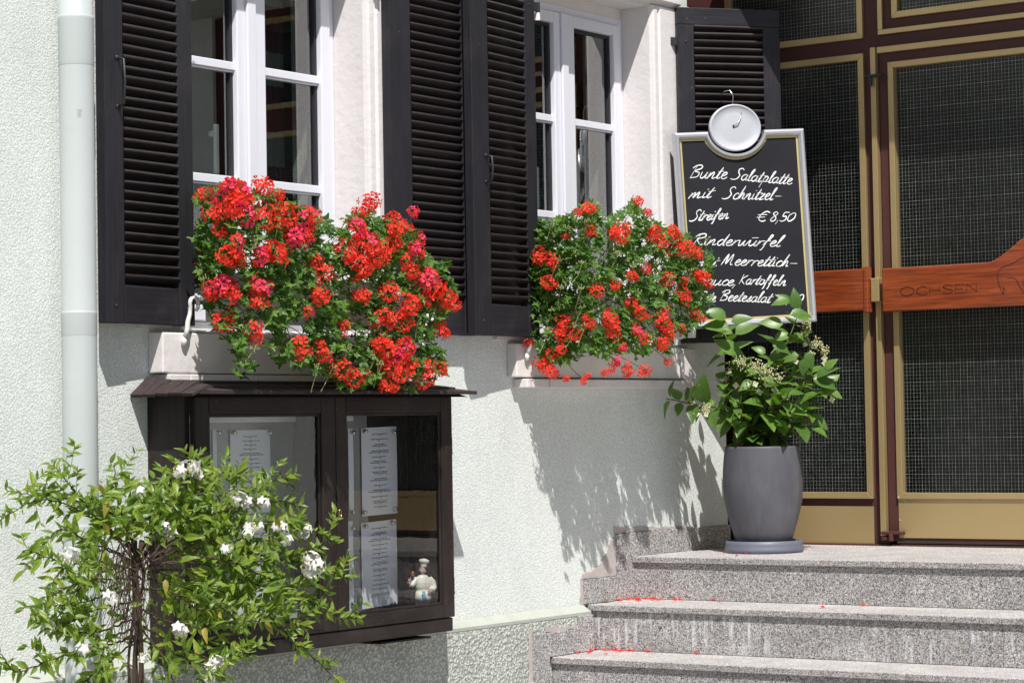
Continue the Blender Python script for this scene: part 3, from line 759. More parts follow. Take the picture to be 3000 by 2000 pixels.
OCH = {'O': (1.15, [[(.5,1),(.1,.75),(.05,.35),(.3,.02),(.7,0),(.98,.35),(.95,.75),(.5,1)]]),
 'C': (.95, [[(.85,.78),(.5,.92),(.12,.65),(.1,.25),(.45,0),(.85,.1)]]), 'H': (.95, [[(.08,.95),(.08,.05)],[(.8,.95),(.8,.0)],[(.08,.5),(.8,.48)]]),
 'S': (.9, [[(.8,.85),(.4,.95),(.12,.75),(.4,.52),(.75,.4),(.72,.1),(.35,0),(.08,.08)]]),
 'E': (.85, [[(.75,.95),(.12,.95),(.1,.02),(.78,.02)],[(.1,.5),(.65,.5)]]), 'N': (.95, [[(.08,0),(.1,.95)],[(.1,.95),(.8,.1)],[(.8,.05),(.8,1)]])}
def strokes(text, font, smooth=True):
    x = 0; out = []
    for ch in text:
        adv, st = font[ch]
        for s in st: out.append([(p.x + x, p.y) for p in (cat(s) if smooth else [Vector((*q, 0)) for q in s])])
        x += adv
    return out, x
def ribbon(mb, pts, wfun, origin, ex, ey, nrm, h=.0006):
    """flat pen stroke lying on a plane: slightly raised strip with round ends"""
    P = [origin + ex*p[0] + ey*p[1] + nrm*h for p in pts]
    if len(P) < 2: return
    n = len(P); vs = []
    ext = (P[0] - P[1]).normalized() * wfun(0) * .8; P[0] = P[0] + ext
    ext = (P[-1] - P[-2]).normalized() * wfun(1) * .8; P[-1] = P[-1] + ext
    for i, p in enumerate(P):
        t = (P[min(i+1, n-1)] - P[max(i-1, 0)]).normalized(); s = t.cross(nrm)
        w = wfun(i / (n-1)) * (.55 if i in (0, n-1) else 1)
        vs += [p - s*w, p + s*w]
    mb.add(vs, [(2*i, 2*i+1, 2*i+3, 2*i+2) for i in range(n-1)])

# engraved word and ox outline on the door board
eng = MB(); XB = XD - .0822; nX = Vector((-1, 0, 0))
p0 = atX(2068, 680, XB); p1 = atX(2248, 670, XB)
st, tw = strokes('OCHSEN', OCH, False)
st = []; x = 0
for ch in 'OCHSEN':
    adv, ss = OCH[ch]
    for s in ss: st.append([(p.x + x, p.y) for p in (cat(s) if ch in 'OCS' else [Vector((*q, 0)) for q in s])])
    x += adv
ex = Vector((0, (p1.y - p0.y) / x, 0)); ey = Vector((0, 0, .036))
for s in st: ribbon(eng, s, lambda t: .0016, Vector((XB, p0.y, p0.z)), ex, ey, nX)
ox = [[(2300,668),(2294,650),(2291,632),(2300,615),(2322,607),(2345,594),(2362,588),(2385,590),(2405,584),(2422,588),(2440,598),(2450,612),(2444,622),(2430,616),(2420,622),(2414,636),(2408,650),(2410,676)],
      [(2300,668),(2306,676),(2304,660),(2310,668)], [(2314,638),(2332,640),(2340,654),(2352,672),(2356,664),(2350,648),(2362,646),(2380,650),(2396,648)], [(2396,648),(2398,680),(2404,680)], [(2438,596),(2446,584),(2452,582)]]
for s in ox:
    pts = [atX(u, v, XB) for u, v in s]
    sm = cat([(p.y, p.z) for p in pts], 4)
    ribbon(eng, [(p.x, p.y) for p in sm], lambda t: .0013, Vector((XB, 0, 0)), Vector((0,1,0)), Vector((0,0,1)), nX)
part('engraving', eng, M['engrave'], leaf)

# room behind the entrance, side wall beyond the door, storey above it
rm = MB()
rm.add([(8.74, .5, LZ-.02), (11.2, .5, LZ-.02), (11.2, -2.75, LZ-.02), (8.74, -2.75, LZ-.02), (8.74, .5, 3.6), (11.2, .5, 3.6), (11.2, -2.75, 3.6), (8.74, -2.75, 3.6)],
       [(0,3,2,1), (4,5,6,7), (0,1,5,4), (1,2,6,5), (2,3,7,6)])
part('hall', rm, M['doorinterior'], ent)
wg = MB().box(XD - .03, XD + .3, -5.5, -2.702, 0, 7)
part('side_wall', wg, M['stucco'], house)
part('corner_return', MB().box(8.391, XD + .06, .2005, .32, 0, 7), M['maroon'], house)
cn = MB().prism([(8.055, -.001), (8.055, -.68), (8.225, -.75), (8.225, -3.6), (9.2, -3.6), (9.2, -.001)][::-1], 'z', 3.56, 3.72)
part('canopy', cn, M['ledge'], house)
part('upper_storey', MB().box(8.5, 9.2, -5.5, -.002, 3.721, 7), M['stucco'], house)

# ------------------------------------------------------------------ downpipe
pc = at(183, 700, -.075)
pipe = thing('downpipe', 'pale mint painted round rain downpipe at the left of the black shutter', 'downpipe', (4.752, -.075, 0))
cx, cy = 4.752, -.075
def ringpipe(prof, name, mat='pipe'):
    return part(name, MB().lathe(prof, 40, (cx, cy, 0)), M[mat], pipe, smooth=True)
ringpipe([(.049, .05), (.049, 1.255)], 'pipe_section')
ringpipe([(.0490, 1.2552), (.049, 1.88)], 'pipe_section')
ringpipe([(.0488, 1.8205), (.0500, 1.826), (.0500, 1.884), (.0505, 1.888), (.0490, 1.890), (.0485, 1.892), (.0485, 2.58)], 'pipe_section')
ringpipe([(.0485, 2.5805), (.0500, 2.590), (.0502, 2.712), (.0508, 2.717), (.049, 2.720), (.0475, 2.722), (.0475, 6.5)], 'pipe_section')
br = MB().lathe([(.0495, 1.262), (.0535, 1.262), (.0545, 1.266), (.0545, 1.292), (.0535, 1.296), (.0495, 1.296)], 40, (cx, cy, 0)); br.box(cx - .012, cx + .012, cy + .045, -.001, 1.266, 1.290)
part('pipe_bracket', br, M['pipe'], pipe, smooth=False)
pa = at(188, 323, -.125)
a0 = math.atan2(-1, .0) ; dd = Vector((AZ.x, AZ.y)).normalized()
ang0 = math.atan2(dd.y, dd.x)
def pipespot(da, z, w, h):
    s = MB(); n = 9; vs = [(cx + .0489*math.cos(ang0+da), cy + .0489*math.sin(ang0+da), z)]
    rnd = random.Random(int(z*1000))
    for k in range(n):
        t = 2*math.pi*k/n; q = rnd.uniform(.75, 1.2); a = ang0 + da + w*q*math.cos(t)/.049; vs.append((cx + .0489*math.cos(a), cy + .0489*math.sin(a), z + h*q*math.sin(t)))
    s.add(vs, [(0, 1+k, 1+(k+1) % n) for k in range(n)])
    part('paint_chip', s, M['greypatch'], pipe)
pipespot(.35, 2.449, .008, .0045); pipespot(.32, 2.437, .006, .007)

# ------------------------------------------------------------------ menu display case
case = thing('menu_case', 'dark brown wooden menu display case with little shingled roof on the wall', 'display case', (5.7, 0, .88))
bx0, bx1, by, bz0, bz1 = 5.092, 6.325, -.150, .885, 1.668
cb = MB()
cb.box(bx0, bx0 + .022, by, -.001, bz0, bz1); cb.box(bx1 - .022, bx1, by, -.001, bz0, bz1)
cb.box(bx0 + .022, bx1 - .022, by, -.001, bz1 - .022, bz1); cb.box(bx0 + .022, bx1 - .022, by, -.001, bz0, bz0 + .03)
cb.box(bx0 + .022, bx1 - .022, -.012, -.001, bz0 + .03, bz1 - .022)
cb.box(5.722, 5.755, by, -.012, bz0 + .03, bz1 - .022)
part('case_body', cb, M['casewood'], case, bevel=.002)
bs = MB().box(bx0 - .004, bx1 + .004, by - .022, by - .0005, bz0 - .004, bz0 + .040)
part('base_board', bs, M['casewood_h'], case, bevel=.004)
def case_door(x0, x1, wl_, wr_, lab):
    z0, z1, y0, y1 = .927, 1.650, by - .026, by - .001
    s = MB(); zt, zb = .050, .042
    d = link('case_door', None, case, T((x0 + x1)/2, y1, z0)); d.empty_display_size = .05
    part('stile', MB().box(x0, x0 + wl_, y0, y1, z0, z1), M['casewood'], d, bevel=.003); part('stile', MB().box(x1 - wr_, x1, y0, y1, z0, z1), M['casewood'], d, bevel=.003)
    r = MB().box(x0 + wl_ + .0004, x1 - wr_ - .0004, y0, y1, z1 - zt, z1); part('top_rail', r, M['casewood_h'], d, bevel=.003)
    r = MB().box(x0 + wl_ + .0004, x1 - wr_ - .0004, y0, y1, z0, z0 + zb); part('bottom_rail', r, M['casewood_h'], d, bevel=.003)
    gx0, gx1, gz0, gz1 = x0 + wl_, x1 - wr_, z0 + zb, z1 - zt
    bd = MB(); t = .010
    for q in ((gx0, gx0+t, gz0, gz1), (gx1-t, gx1, gz0, gz1), (gx0+t, gx1-t, gz1-t, gz1), (gx0+t, gx1-t, gz0, gz0+t)): bd.box(q[0], q[1], y0 + .006, y0 + .012, q[2], q[3])
    part('glass_bead', bd, M['casewood'], d, bevel=.002)
    part('pane', MB().box(gx0, gx1, y0 + .0125, y0 + .0155, gz0, gz1), M['caseglass'], d)
    return d, gx0, gx1, gz0, gz1
d1, a0_, a1_, az0, az1 = case_door(5.112, 5.737, .056, .066, None)
d2, b0_, b1_, bz0_, bz1_ = case_door(5.7395, 6.335, .052, .058, None)
for (px_, py_, nm) in ((5.104, by - .008, 'left'), (6.338, by - .006, 'right')):
    for zz in (1.49, 1.03):
        hg = MB().tube([(px_, py_ - .008, zz - .025), (px_, py_ - .008, zz + .025)], .0075, 12); hg.tube([(px_, py_ - .008, zz - .028), (px_, py_ - .008, zz - .024)], .009, 12)
        hg.tube([(px_ - .012, py_, zz - .004), (px_ + .008, py_ - .006, zz + .008)], .003, 6)
        part('hinge', hg, M['brassy'] if nm == 'left' else M['iron'], d1 if nm == 'left' else d2, smooth=True)
for xx in (5.722, 5.752):
    k = MB()
    pts = [(xx + .006*math.cos(t/12*2*math.pi), by - .0275, 1.285 + .016*math.sin(t/12*2*math.pi)) for t in range(13)]
    k.tube(pts, .0018, 6); k.ell((xx, by - .0265, 1.285), (.002, .001, .006), 8)
    part('keyhole_plate', k, M['brassy'], d1 if xx < 5.73 else d2, smooth=True)
pf = MB().box(bx0 + .024, 5.7205, -.0165, -.0125, bz0 + .032, bz1 - .026)
part('perforated_sheet', pf, M['perf'], case)
pf = MB().box(5.7565, 6.085, -.0165, -.0125, bz0 + .032, bz1 - .026)
part('perforated_sheet', pf, M['perf'], case)
part('light_housing', MB().box(5.13, 5.70, -.05, -.03, 1.575, 1.60), M['upvc'], case, bevel=.004)
part('light_housing', MB().box(5.79, 5.98, -.05, -.03, 1.575, 1.60), M['upvc'], case, bevel=.004)
# little roof: board strips on top, shingles on the hipped left end
rf = part('case_roof', MB().add([(5.06, -.001, 1.660), (6.42, -.001, 1.660), (6.35, -.235, 1.648), (5.06, -.235, 1.648), (5.085, -.001, 1.688), (6.36, -.001, 1.688), (6.29, -.20, 1.668), (5.085, -.20, 1.668)],
          [(0,3,2,1)[::-1], (4,7,6,5)[::-1], (0,4,7,3)[::-1], (3,7,6,2)[::-1], (2,6,5,1)[::-1], (0,1,5,4)[::-1]]), M['shingle'], case)
for k in range(3):
    y0 = -.252 + k * .080; z0 = 1.656 + k * .0145
    xa, xb = 5.052 + k*.014, 6.375 - k * .012
    for a, b_ in ((xa, xa + .62), (xa + .622, xb)):
        q = MB().add([(a, y0, z0), (b_, y0, z0), (b_ - .008, y0 + .094, z0 + .015), (a, y0 + .094, z0 + .015), (a, y0, z0 + .011), (b_, y0, z0 + .011), (b_ - .008, y0 + .094, z0 + .022), (a, y0 + .094, z0 + .022)],
            [(0,3,2,1), (4,5,6,7), (0,1,5,4), (1,2,6,5), (2,3,7,6), (3,0,4,7)])
        part('roof_board', q, M['shingle'], rf, bevel=.0015)
for k in range(5):
    yb_ = -.004 - k * .050; yt_ = yb_ - .048
    dz = random.uniform(-.002, .002); x_l = 5.022 + random.uniform(-.002, .002)
    q = MB().add([(x_l, yb_, 1.652+dz), (x_l, yt_, 1.651+dz), (5.093, yt_, 1.700+dz - k*.006), (5.093, yb_, 1.703 - k*.006)] + [(x_l - .004, yb_, 1.661+dz), (x_l - .004, yt_, 1.660+dz), (5.090, yt_, 1.710 - k*.006+dz), (5.090, yb_, 1.713 - k*.006)],
            [(0,3,2,1), (4,5,6,7), (0,1,5,4), (1,2,6,5), (2,3,7,6), (3,0,4,7)])
    part('shingle', q, M['shingle'], rf, bevel=.0015)

# things pinned up in the case
YP = -.0205
def sheet(u0, v0, u1, v1, lab, rows=None, name='menu_sheet', mat='paper', slant=0, heading=True, seed=0, cat_='menu', textcol='print', group=None):
    p = at(u0, v0, YP); q = at(u1, v1, YP); pb = at(u0, v1, YP); pt = at(u1, v0, YP)
    x0, x1 = p.x, q.x; zt, zb = (p.z + pt.z) / 2, (q.z + pb.z) / 2
    t = thing(name, lab, cat_, (x0, YP, zb), 0, group)
    c = MB(); n = 8; vs = []; fs = []
    for i in range(n+1):
        for j in range(2):
            xx = x0 + (x1 - x0) * j
            vs.append((xx, YP - .0015 * math.sin(i/n*math.pi) * (1 if j else .3), zb + (zt - zb) * i / n + slant * j))
        if i: fs.append((2*i-2, 2*i-1, 2*i+1, 2*i))
    c.add(vs, fs); part('paper', c, M[mat], t)
    if rows:
        s = MB(); rnd = random.Random(seed); w = x1 - x0; xc = (x0 + x1) / 2
        for fr_, ww in rows:
            z = zt - (zt - zb) * fr_; x = xc - w * ww / 2 + rnd.uniform(-.003, .003); xe = x + w * ww
            while x < xe:
                l = rnd.uniform(.006, .022); e = min(x + l, xe)
                zz = z + slant * (x - x0) / w
                s.add([(x, YP - .0022, zz - .0013), (e, YP - .0022, zz - .0013), (e, YP - .0022, zz + .0013), (x, YP - .0022, zz + .0013)], [(0, 1, 2, 3)]); x = e + .0025
        part('faint_print', s, M[textcol], t, kind='stuff')
    return t, x0, x1, zb, zt
def mkrows(n, seed, a=.08, b_=.92):
    rnd = random.Random(seed); out = []; y = a
    while y < b_:
        w = rnd.uniform(.3, .5); out.append((y, w)); 
        if rnd.random() < .5: y += .019; out.append((y, w * rnd.uniform(.9, 1.5)))
        y += .017; out.append((y, .035)); y += rnd.uniform(.03, .042)
    return out
sheet(488, 986, 499.5, 1200, 'thin edge of a sheet at the far left of the case behind glass', None)
sheet(528, 987, 622, 1178, 'upper menu sheet in the left half of the display case', mkrows(9, 3), seed=3)
sheet(528, 1184, 622, 1440, 'lower menu sheet in the left half, mostly behind the leaves', mkrows(9, 4), seed=4)
sheet(724, 990, 731, 1400, 'narrow white paper strip by the centre post of the case', None)
sheet(799, 983, 813, 1180, 'upper slim paper strip left in the right half of the case', None)
sheet(829, 982, 913, 1183, 'upper menu sheet in the right half, shaded above its lower edge', mkrows(9, 5), seed=5, slant=.004)
sheet(799, 1196, 813, 1402, 'lower slim paper strip left in the right half of the case', None)
sheet(829, 1198, 913, 1394, 'sunlit lower menu sheet in the right half of the case', mkrows(9, 6), seed=6, slant=.006)
# rest-day card
rt, rx0, rx1, rzb, rzt = sheet(628, 1325, 716, 1428, 'grey closing-day card with dark serif letters, bottom of the left half', None, 'closing_day_card', 'sign_grey', cat_='card')
def textobj(body, parent, loc, size, mat, ext=.0003):
    cu = bpy.data.curves.new('lettering', 'FONT'); cu.body = body; cu.size = size; cu.extrude = ext; cu.align_x = 'RIGHT'
    ob = bpy.data.objects.new('lettering', cu); C.objects.link(ob)
    dg = bpy.context.evaluated_depsgraph_get(); me = bpy.data.meshes.new_from_object(ob.evaluated_get(dg)); bpy.data.objects.remove(ob)
    me.materials.clear(); me.materials.append(mat)
    return link('lettering', me, parent, T(*loc) @ Matrix.Rotation(R_(90), 4, 'X') @ Matrix.Scale(.9, 4, (1, 0, 0)))
textobj('Montag', rt, (rx1 - .012, YP - .003, rzb + .105), .052, M['print'])
textobj('Ruhetag', rt, (rx1 - .012, YP - .003, rzb + .035), .052, M['print'])
# magnets
mg = [(500, 993, 'left strip'), (534, 993, 'upper left menu sheet'), (617, 993, 'upper left menu sheet'), (808, 993, 'left strip'), (836, 990, 'upper right menu sheet'), (903, 992, 'upper right menu sheet'),
      (834, 1176, 'x'), (904, 1168, 'x'), (807, 1175, 'x'), (808, 1212, 'x'), (837, 1208, 'x'), (899, 1200, 'x'), (808, 1386, 'x'), (900, 1384, 'x'), (606, 1425, 'x'), (729, 1175, 'x'), (730, 1190, 'x')]
mgm = MB().lathe([(0, -.0), (.0075, 0), (.0080, .002), (.0062, .006), (.0070, .010), (.0052, .013), (0, .0135)], 16).mesh('magnet', M['chrome'], True)
wh = ['top magnet on the far left strip', 'magnet at the top left corner of the upper sheet, left half', 'magnet at the top right corner of the upper sheet, left half', 'top magnet on the slim strip, right half',
      'magnet at the top left corner of the shaded upper sheet, right half', 'magnet at the top right corner of the shaded upper sheet, right half', 'magnet at the bottom left corner of the shaded upper sheet, right half', 'magnet at the bottom right corner of the shaded upper sheet, right half',
      'magnet at the foot of the upper slim strip', 'magnet at the head of the lower slim strip', 'magnet at the top left corner of the sunlit lower sheet', 'magnet at the top right corner of the sunlit lower sheet', 'magnet at the foot of the lower slim strip', 'magnet at the bottom right corner of the sunlit lower sheet',
      'magnet under the leaves on the lower sheet, left half', 'upper magnet of the pair beside the centre post', 'lower magnet of the pair beside the centre post']
for (u, v, _), wl_ in zip(mg, wh):
    p = at(u, v, YP - .002)
    o = link('magnet', mgm, None, T(p.x, YP - .002, p.z) @ Matrix.Rotation(R_(90), 4, 'X'))
    tag(o, 'small silver ' + wl_, 'magnet', 'magnets holding sheets in the display case')

# chef figurine
fp = at(972, 1398, -.105)
chef = thing('chef_figurine', 'small ceramic chef figurine waving a wooden spoon inside the display case', 'figurine', (fp.x, -.105, bz0 + .032))
cz = fp.z; fx, fy = fp.x, -.105; H = .178 / .86
Q = T(fx, fy, cz + .002) @ RZ(R_(-28)) @ Matrix.Scale(.95, 4)
def remesh(name, mb, mat, parent, Mx, vox=.0022, label=None):
    me = mb.mesh(name, mat); ob = bpy.data.objects.new(name, me); C.objects.link(ob)
    md = ob.modifiers.new('r', 'REMESH'); md.mode = 'VOXEL'; md.voxel_size = vox
    sm = ob.modifiers.new('s', 'SMOOTH'); sm.iterations = 3; sm.factor = .5
    dg = bpy.context.evaluated_depsgraph_get(); m2 = bpy.data.meshes.new_from_object(ob.evaluated_get(dg)); bpy.data.objects.remove(ob)
    m2.polygons.foreach_set('use_smooth', [True] * len(m2.polygons))
    if not m2.materials: m2.materials.append(mat)
    return link(name, m2, parent, Mx)
c = MB()                                  # jacket: torso, two sleeves, skirt of the jacket
c.ell((0, 0, .083), (.030, .021, .034)); c.ell((0, .001, .052), (.027, .022, .026)); c.ell((0, 0, .104), (.024, .016, .014))
c.tube([(-.022, 0, .104), (-.036, -.004, .092), (-.046, -.010, .082), (-.053, -.010, .086)], [.011, .011, .009, .008], 10)
c.tube([(.024, 0, .104), (.036, -.004, .088), (.038, -.010, .070), (.026, -.022, .062)], [.011, .012, .011, .009], 10)
remesh('jacket', c, M['ceramic_white'], chef, Q)
c = MB().ell((0, 0, .133), (.0105, .011, .0135)); c.tube([(0, 0, .112), (0, 0, .126)], .0065, 8); c.ell((0, -.011, .131), (.0022, .003, .003), 8); c.ell((-.0105, 0, .132), (.002, .003, .004), 8); c.ell((.0105, 0, .132), (.002, .003, .004), 8)
c.ell((.006, -.0085, .1275), (.004, .003, .0035), 8); c.ell((-.006, -.0085, .1275), (.004, .003, .0035), 8)
remesh('head', c, M['ceramic_skin'], chef, Q, .0012)
c = MB()
for s_ in (-1, 1): c.ell((s_*.004, -.0105, .1355), (.0013, .001, .0011), 8); c.tube([(s_*.0022, -.0112, .139), (s_*.0062, -.0100, .1395)], .0006, 5)
c.tube([(-.004, -.0108, .1245), (0, -.0122, .1232), (.004, -.0108, .1245)], .0008, 5); c.ell((0, .003, .140), (.0112, .0105, .0065)); c.ell((-.0095, .003, .134), (.003, .006, .006), 8)
part('hair_and_features', c, M['ceramic_brown'], chef, Q, smooth=True)
c = MB().lathe([(.0105, .140), (.0115, .150), (.012, .153)], 20)
for k in range(9):
    a = k / 9 * 2 * math.pi; c.ell((.011*math.cos(a), .010*math.sin(a), .160), (.0085, .0085, .0075), 10)
c.ell((0, 0, .162), (.014, .013, .008)); c.tube([(0, 0, .141), (0, 0, .157)], .0112, 16)
remesh('chef_hat', c, M['ceramic_white'], chef, Q @ Matrix.Rotation(R_(8), 4, 'Y') @ T(-.016, 0, .002), .0016)
c = MB().tube([(-.054, -.010, .086), (-.058, -.010, .096)], [.005, .006], 8)
for k in range(4): c.tube([(-.060 + k*.0028, -.013, .097), (-.060 + k*.0028, -.016, .101), (-.059 + k*.0026, -.013, .104)], .0016, 6)
c.tube([(-.053, -.010, .094), (-.050, -.014, .099)], .0018, 6)
c.tube([(.024, -.024, .061), (.012, -.028, .060)], [.0055, .004], 8)
for k in range(4): c.tube([(.013, -.028, .0625 - k*.0024), (.005, -.030, .062 - k*.0024)], .0015, 6)
c.tube([(.016, -.028, .064), (.012, -.030, .067)], .0017, 6)
part('hands', c, M['ceramic_skin'], chef, Q, smooth=True)
c = MB().tube([(-.064, -.012, .084), (-.050, -.015, .112)], [.0022, .0026], 8); c.ell((-.044, -.016, .122), (.0075, .004, .011), 12)
part('wooden_spoon', c, M['ceramic_brown'], chef, Q, smooth=True)
c = MB(); vs = []; fs = []
for i in range(13):
    a = R_(-90 + (i - 6) * 16)
    for j, (z, r) in enumerate(((.060, .0255), (.045, .028), (.028, .0305))): vs.append((r*1.05*math.cos(a), r*.92*math.sin(a), z - .0012*math.cos(i*1.6)))
    if i:
        for j in range(2): fs.append((3*(i-1)+j, 3*i+j, 3*i+j+1, 3*(i-1)+j+1))
c.add(vs, fs); ap = part('apron', c, M['ceramic_white'], chef, Q, smooth=True)
s_ = ap.modifiers.new('thick', 'SOLIDIFY'); s_.thickness = .0018; s_.offset = 1
c = MB(); vs = []; fs = []
for i in range(5):
    x = -.014 + i * .0028
    vs += [(x - .002, -.0295 - .001*math.cos(i*2), .062), (x, -.0325 - .001*math.cos(i*2), .044), (x + .001, -.0345, .028)]
    if i: fs += [(3*i-3, 3*i, 3*i+1, 3*i-2), (3*i-2, 3*i+1, 3*i+2, 3*i-1)]
c.add(vs, fs); tw_ = part('blue_towel', c, M['ceramic_blue'], chef, Q, smooth=True)
s_ = tw_.modifiers.new('thick', 'SOLIDIFY'); s_.thickness = .002; s_.offset = 1
c = MB().tube([(-.013, 0, .045), (-.014, 0, -.005), (-.014, 0, -.07)], [.014, .0125, .010], 12); c.tube([(.013, 0, .045), (.014, 0, -.005), (.014, 0, -.07)], [.014, .0125, .010], 12)
c.ell((-.014, -.006, -.072), (.010, .018, .008)); c.ell((.014, -.006, -.072), (.010, .018, .008))
remesh('trousers', c, M['ceramic_grey'], chef, Q)
c = MB()
for k in range(4): c.ell((.002, -.0222 + (.002 if k == 3 else 0), .070 + k*.010), (.0013, .001, .0013), 6)
part('jacket_buttons', c, M['ceramic_brown'], chef, Q, smooth=True)
part('shelf', MB().box(5.99, 6.25, -.14, -.02, cz - .092, cz - .0865), M['casewood_h'], case)

# ------------------------------------------------------------------ chalkboard
BA = R_(-38); bd = Vector((math.cos(BA), math.sin(BA), 0)); bn = Vector((math.sin(BA), -math.cos(BA), 0))   # along the board, towards the street
BP = Vector((8.018, -.038, 1.9)) + bn * .052
BL = on_plane(1580, 757, BP, bn); BR = on_plane(1885, 738, BP, bn); TL = on_plane(1538, 306, BP, bn); TR = on_plane(1833, 296, BP, bn)
exb = (BR - BL + TR - TL).normalized(); eyb = (bn.cross(exb)) * -1 if bn.cross(exb).z < 0 else bn.cross(exb)
bw = ((BR - BL).dot(exb) + (TR - TL).dot(exb)) / 2; bh = ((TL - BL).dot(eyb) + (TR - BR).dot(eyb)) / 2
oc = (BL + BR + TL + TR) / 4 - exb * bw/2 - eyb * bh/2
MBd = Matrix((exb, bn * -1, eyb)).transposed().to_4x4(); MBd.translation = oc           # local x right, y into the wall, z up
sign = link('chalkboard', None, None, MBd); sign.empty_display_size = .1
tag(sign, 'silver framed chalkboard with handwritten dishes hanging from the half open shutter', 'chalkboard')
cxs, czs, erx, erz = bw * .475, bh + .012, .108, .092        # the oval on top
def outline(inset, rx, rz):
    pts = [(inset, inset), (bw - inset, inset), (bw - inset, bh - inset)]
    zt = bh - inset; u = (zt - czs) / rz
    if abs(u) < 1:
        a0 = math.asin(u); n = 22
        st_, en = a0, math.pi - a0 + 2*math.pi
        st_ = -abs(a0) if u < 0 else a0
        a_start = math.asin(u); a_end = -math.pi - a_start
        for i in range(n + 1):
            a = a_start + (a_end - a_start) * i / n
            pts.append((cxs + rx*math.cos(a), czs + rz*math.sin(a)))
    pts.append((inset, zt)); return pts
layers = [(0, erx + .012, erz + .012, -.004), (.003, erx + .012, erz + .012, -.016), (.010, erx + .014, erz + .014, -.021), (.018, erx + .022, erz + .022, -.019), (.025, erx + .027, erz + .027, -.011), (.027, erx + .028, erz + .028, -.006)]
fm = MB(); rings = []
for ins, rx, rz, dep in layers:
    o = outline(ins, rx, rz); rings.append([(x, dep, z) for x, z in o])
rings.insert(0, [(x, .004, z) for x, z in outline(0, erx + .012, erz + .012)])
n = len(rings[0]); vs = [p for r in rings for p in r]
fs = [(k*n + i, k*n + (i+1) % n, (k+1)*n + (i+1) % n, (k+1)*n + i) for k in range(len(rings)-1) for i in range(n)]
fm.add(vs, fs); part('frame', fm, M['alu'], sign, MBd, smooth=False)
gm_ = MB(); a_ = outline(.0275, erx + .0285, erz + .0285); b__ = outline(.0345, erx + .0335, erz + .0335)
vs = [(x, -.0058, z) for x, z in a_] + [(x, -.0050, z) for x, z in b__]
gm_.add(vs, [(i, (i+1) % n, (i+1) % n + n, i + n) for i in range(n)]); part('gold_trim', gm_, M['signgold'], sign, MBd)
bb = MB(); o = outline(.0265, erx + .028, erz + .028); bb.prism(o, 'y', -.0040, .003); part('writing_surface', bb, M['board'], sign, MBd)
dm = MB(); nn_ = 48
prof = [(1.0, .002), (1.0, -.010), (.97, -.0135), (.93, -.0125), (.90, -.0085), (.6, -.0105), (.0, -.011)]
for k, (r, d) in enumerate(prof):
    for i in range(nn_):
        a = 2*math.pi*i/nn_; dm.v.append((cxs + erx*r*math.cos(a), d, czs + erz*r*math.sin(a)))
for k in range(len(prof)-1):
    for i in range(nn_): dm.f.append([k*nn_+i, (k+1)*nn_+i, (k+1)*nn_+(i+1) % nn_, k*nn_+(i+1) % nn_]); dm.m.append(0)
part('oval_badge', dm, M['disc'], sign, MBd, smooth=True)
hole = MB().ell((cxs - .008, -.0114, czs + .004), (.0042, .0012, .0085), 10)
part('hanging_hole', hole, M['gasket'], sign, MBd, smooth=True)
# wire hook from the slat through the hole
hw = on_plane(1664, 213, BP - bn*.03, bn)
lp = lambda x, y, z: MBd @ Vector((x, y, z))
hl = MBd.inverted() @ hw
pts = [lp(hl.x - .012, .038, hl.z - .006), lp(hl.x - .003, .018, hl.z + .004), lp(hl.x + .012, .002, hl.z + .004), lp(hl.x + .022, -.004, hl.z - .018), lp(hl.x + .018, -.004, hl.z - .05), lp(hl.x + .004, -.006, hl.z - .085), lp(cxs - .018, .004, czs + .092)]
part('wire_hook', MB().tube([tuple(p) for p in [Vector((q.x, q.y, q.z)) for q in pts]], .0022, 8), M['steel'], sign, I4, smooth=True)
pts = [lp(cxs + .028, -.012, czs + .058), lp(cxs + .022, -.016, czs + .035), lp(cxs + .010, -.019, czs + .018), lp(cxs - .002, -.018, czs + .012), lp(cxs - .008, -.010, czs + .004)]
part('wire_hook', MB().tube([tuple(p) for p in pts], .0024, 8), M['steel'], sign, I4, smooth=True)
# the handwriting
lines = [('Bunte', 1583, 409, 1667, 411, 15.0), ('Salatplatte', 1680, 412, 1817, 424, 13.5), ('mit', 1580, 456, 1632, 454, 13.5), ('Schnitzel-', 1660, 457, 1792, 459, 14),
         ('Streifen', 1585, 508, 1672, 502, 12.5), ('$', 1733, 508, 1762, 508, 14), ('8,50', 1766, 508, 1823, 508, 13.5),
         ('Rinderw%rfel', 1590, 562, 1790, 566, 13), ('mit', 1600, 612, 1644, 612, 12), ('Meerrettich-', 1656, 608, 1828, 613, 13), ('sauce,', 1604, 654, 1690, 656, 12.5),
         ('Kartoffeln', 1696, 652, 1804, 656, 12), ('Rote', 1606, 693, 1642, 693, 12), ('Beetesalat', 1652, 690, 1768, 695, 12.5), (',50', 1806, 694, 1842, 694, 13)]
Pw = BP + bn * .0046; scale_px = (TR - TL).length / (1833 - 1538)
for body, u0, v0, u1, v1, xh in lines:
    wr = MB(); a = on_plane(u0, v0, Pw, bn); b_ = on_plane(u1, v1, Pw, bn)
    st, tw = strokes(body, G); ex_ = (b_ - a) / tw; up_ = on_plane(u0 + xh*.10, v0 - xh, Pw, bn) - a
    rnd = random.Random(len(body))
    for s in st:
        jit = rnd.uniform(-.06, .06)
        s2_ = [(p[0] + p[1]*.26 + rnd.uniform(-.01, .01), p[1] + jit*.5) for p in s]
        ribbon(wr, s2_, lambda t: .0019 * (1 + .22*math.sin(t*7 + len(body))), a, ex_, up_, bn, .0010)
    part('handwriting', wr, M['chalk'], sign, I4)

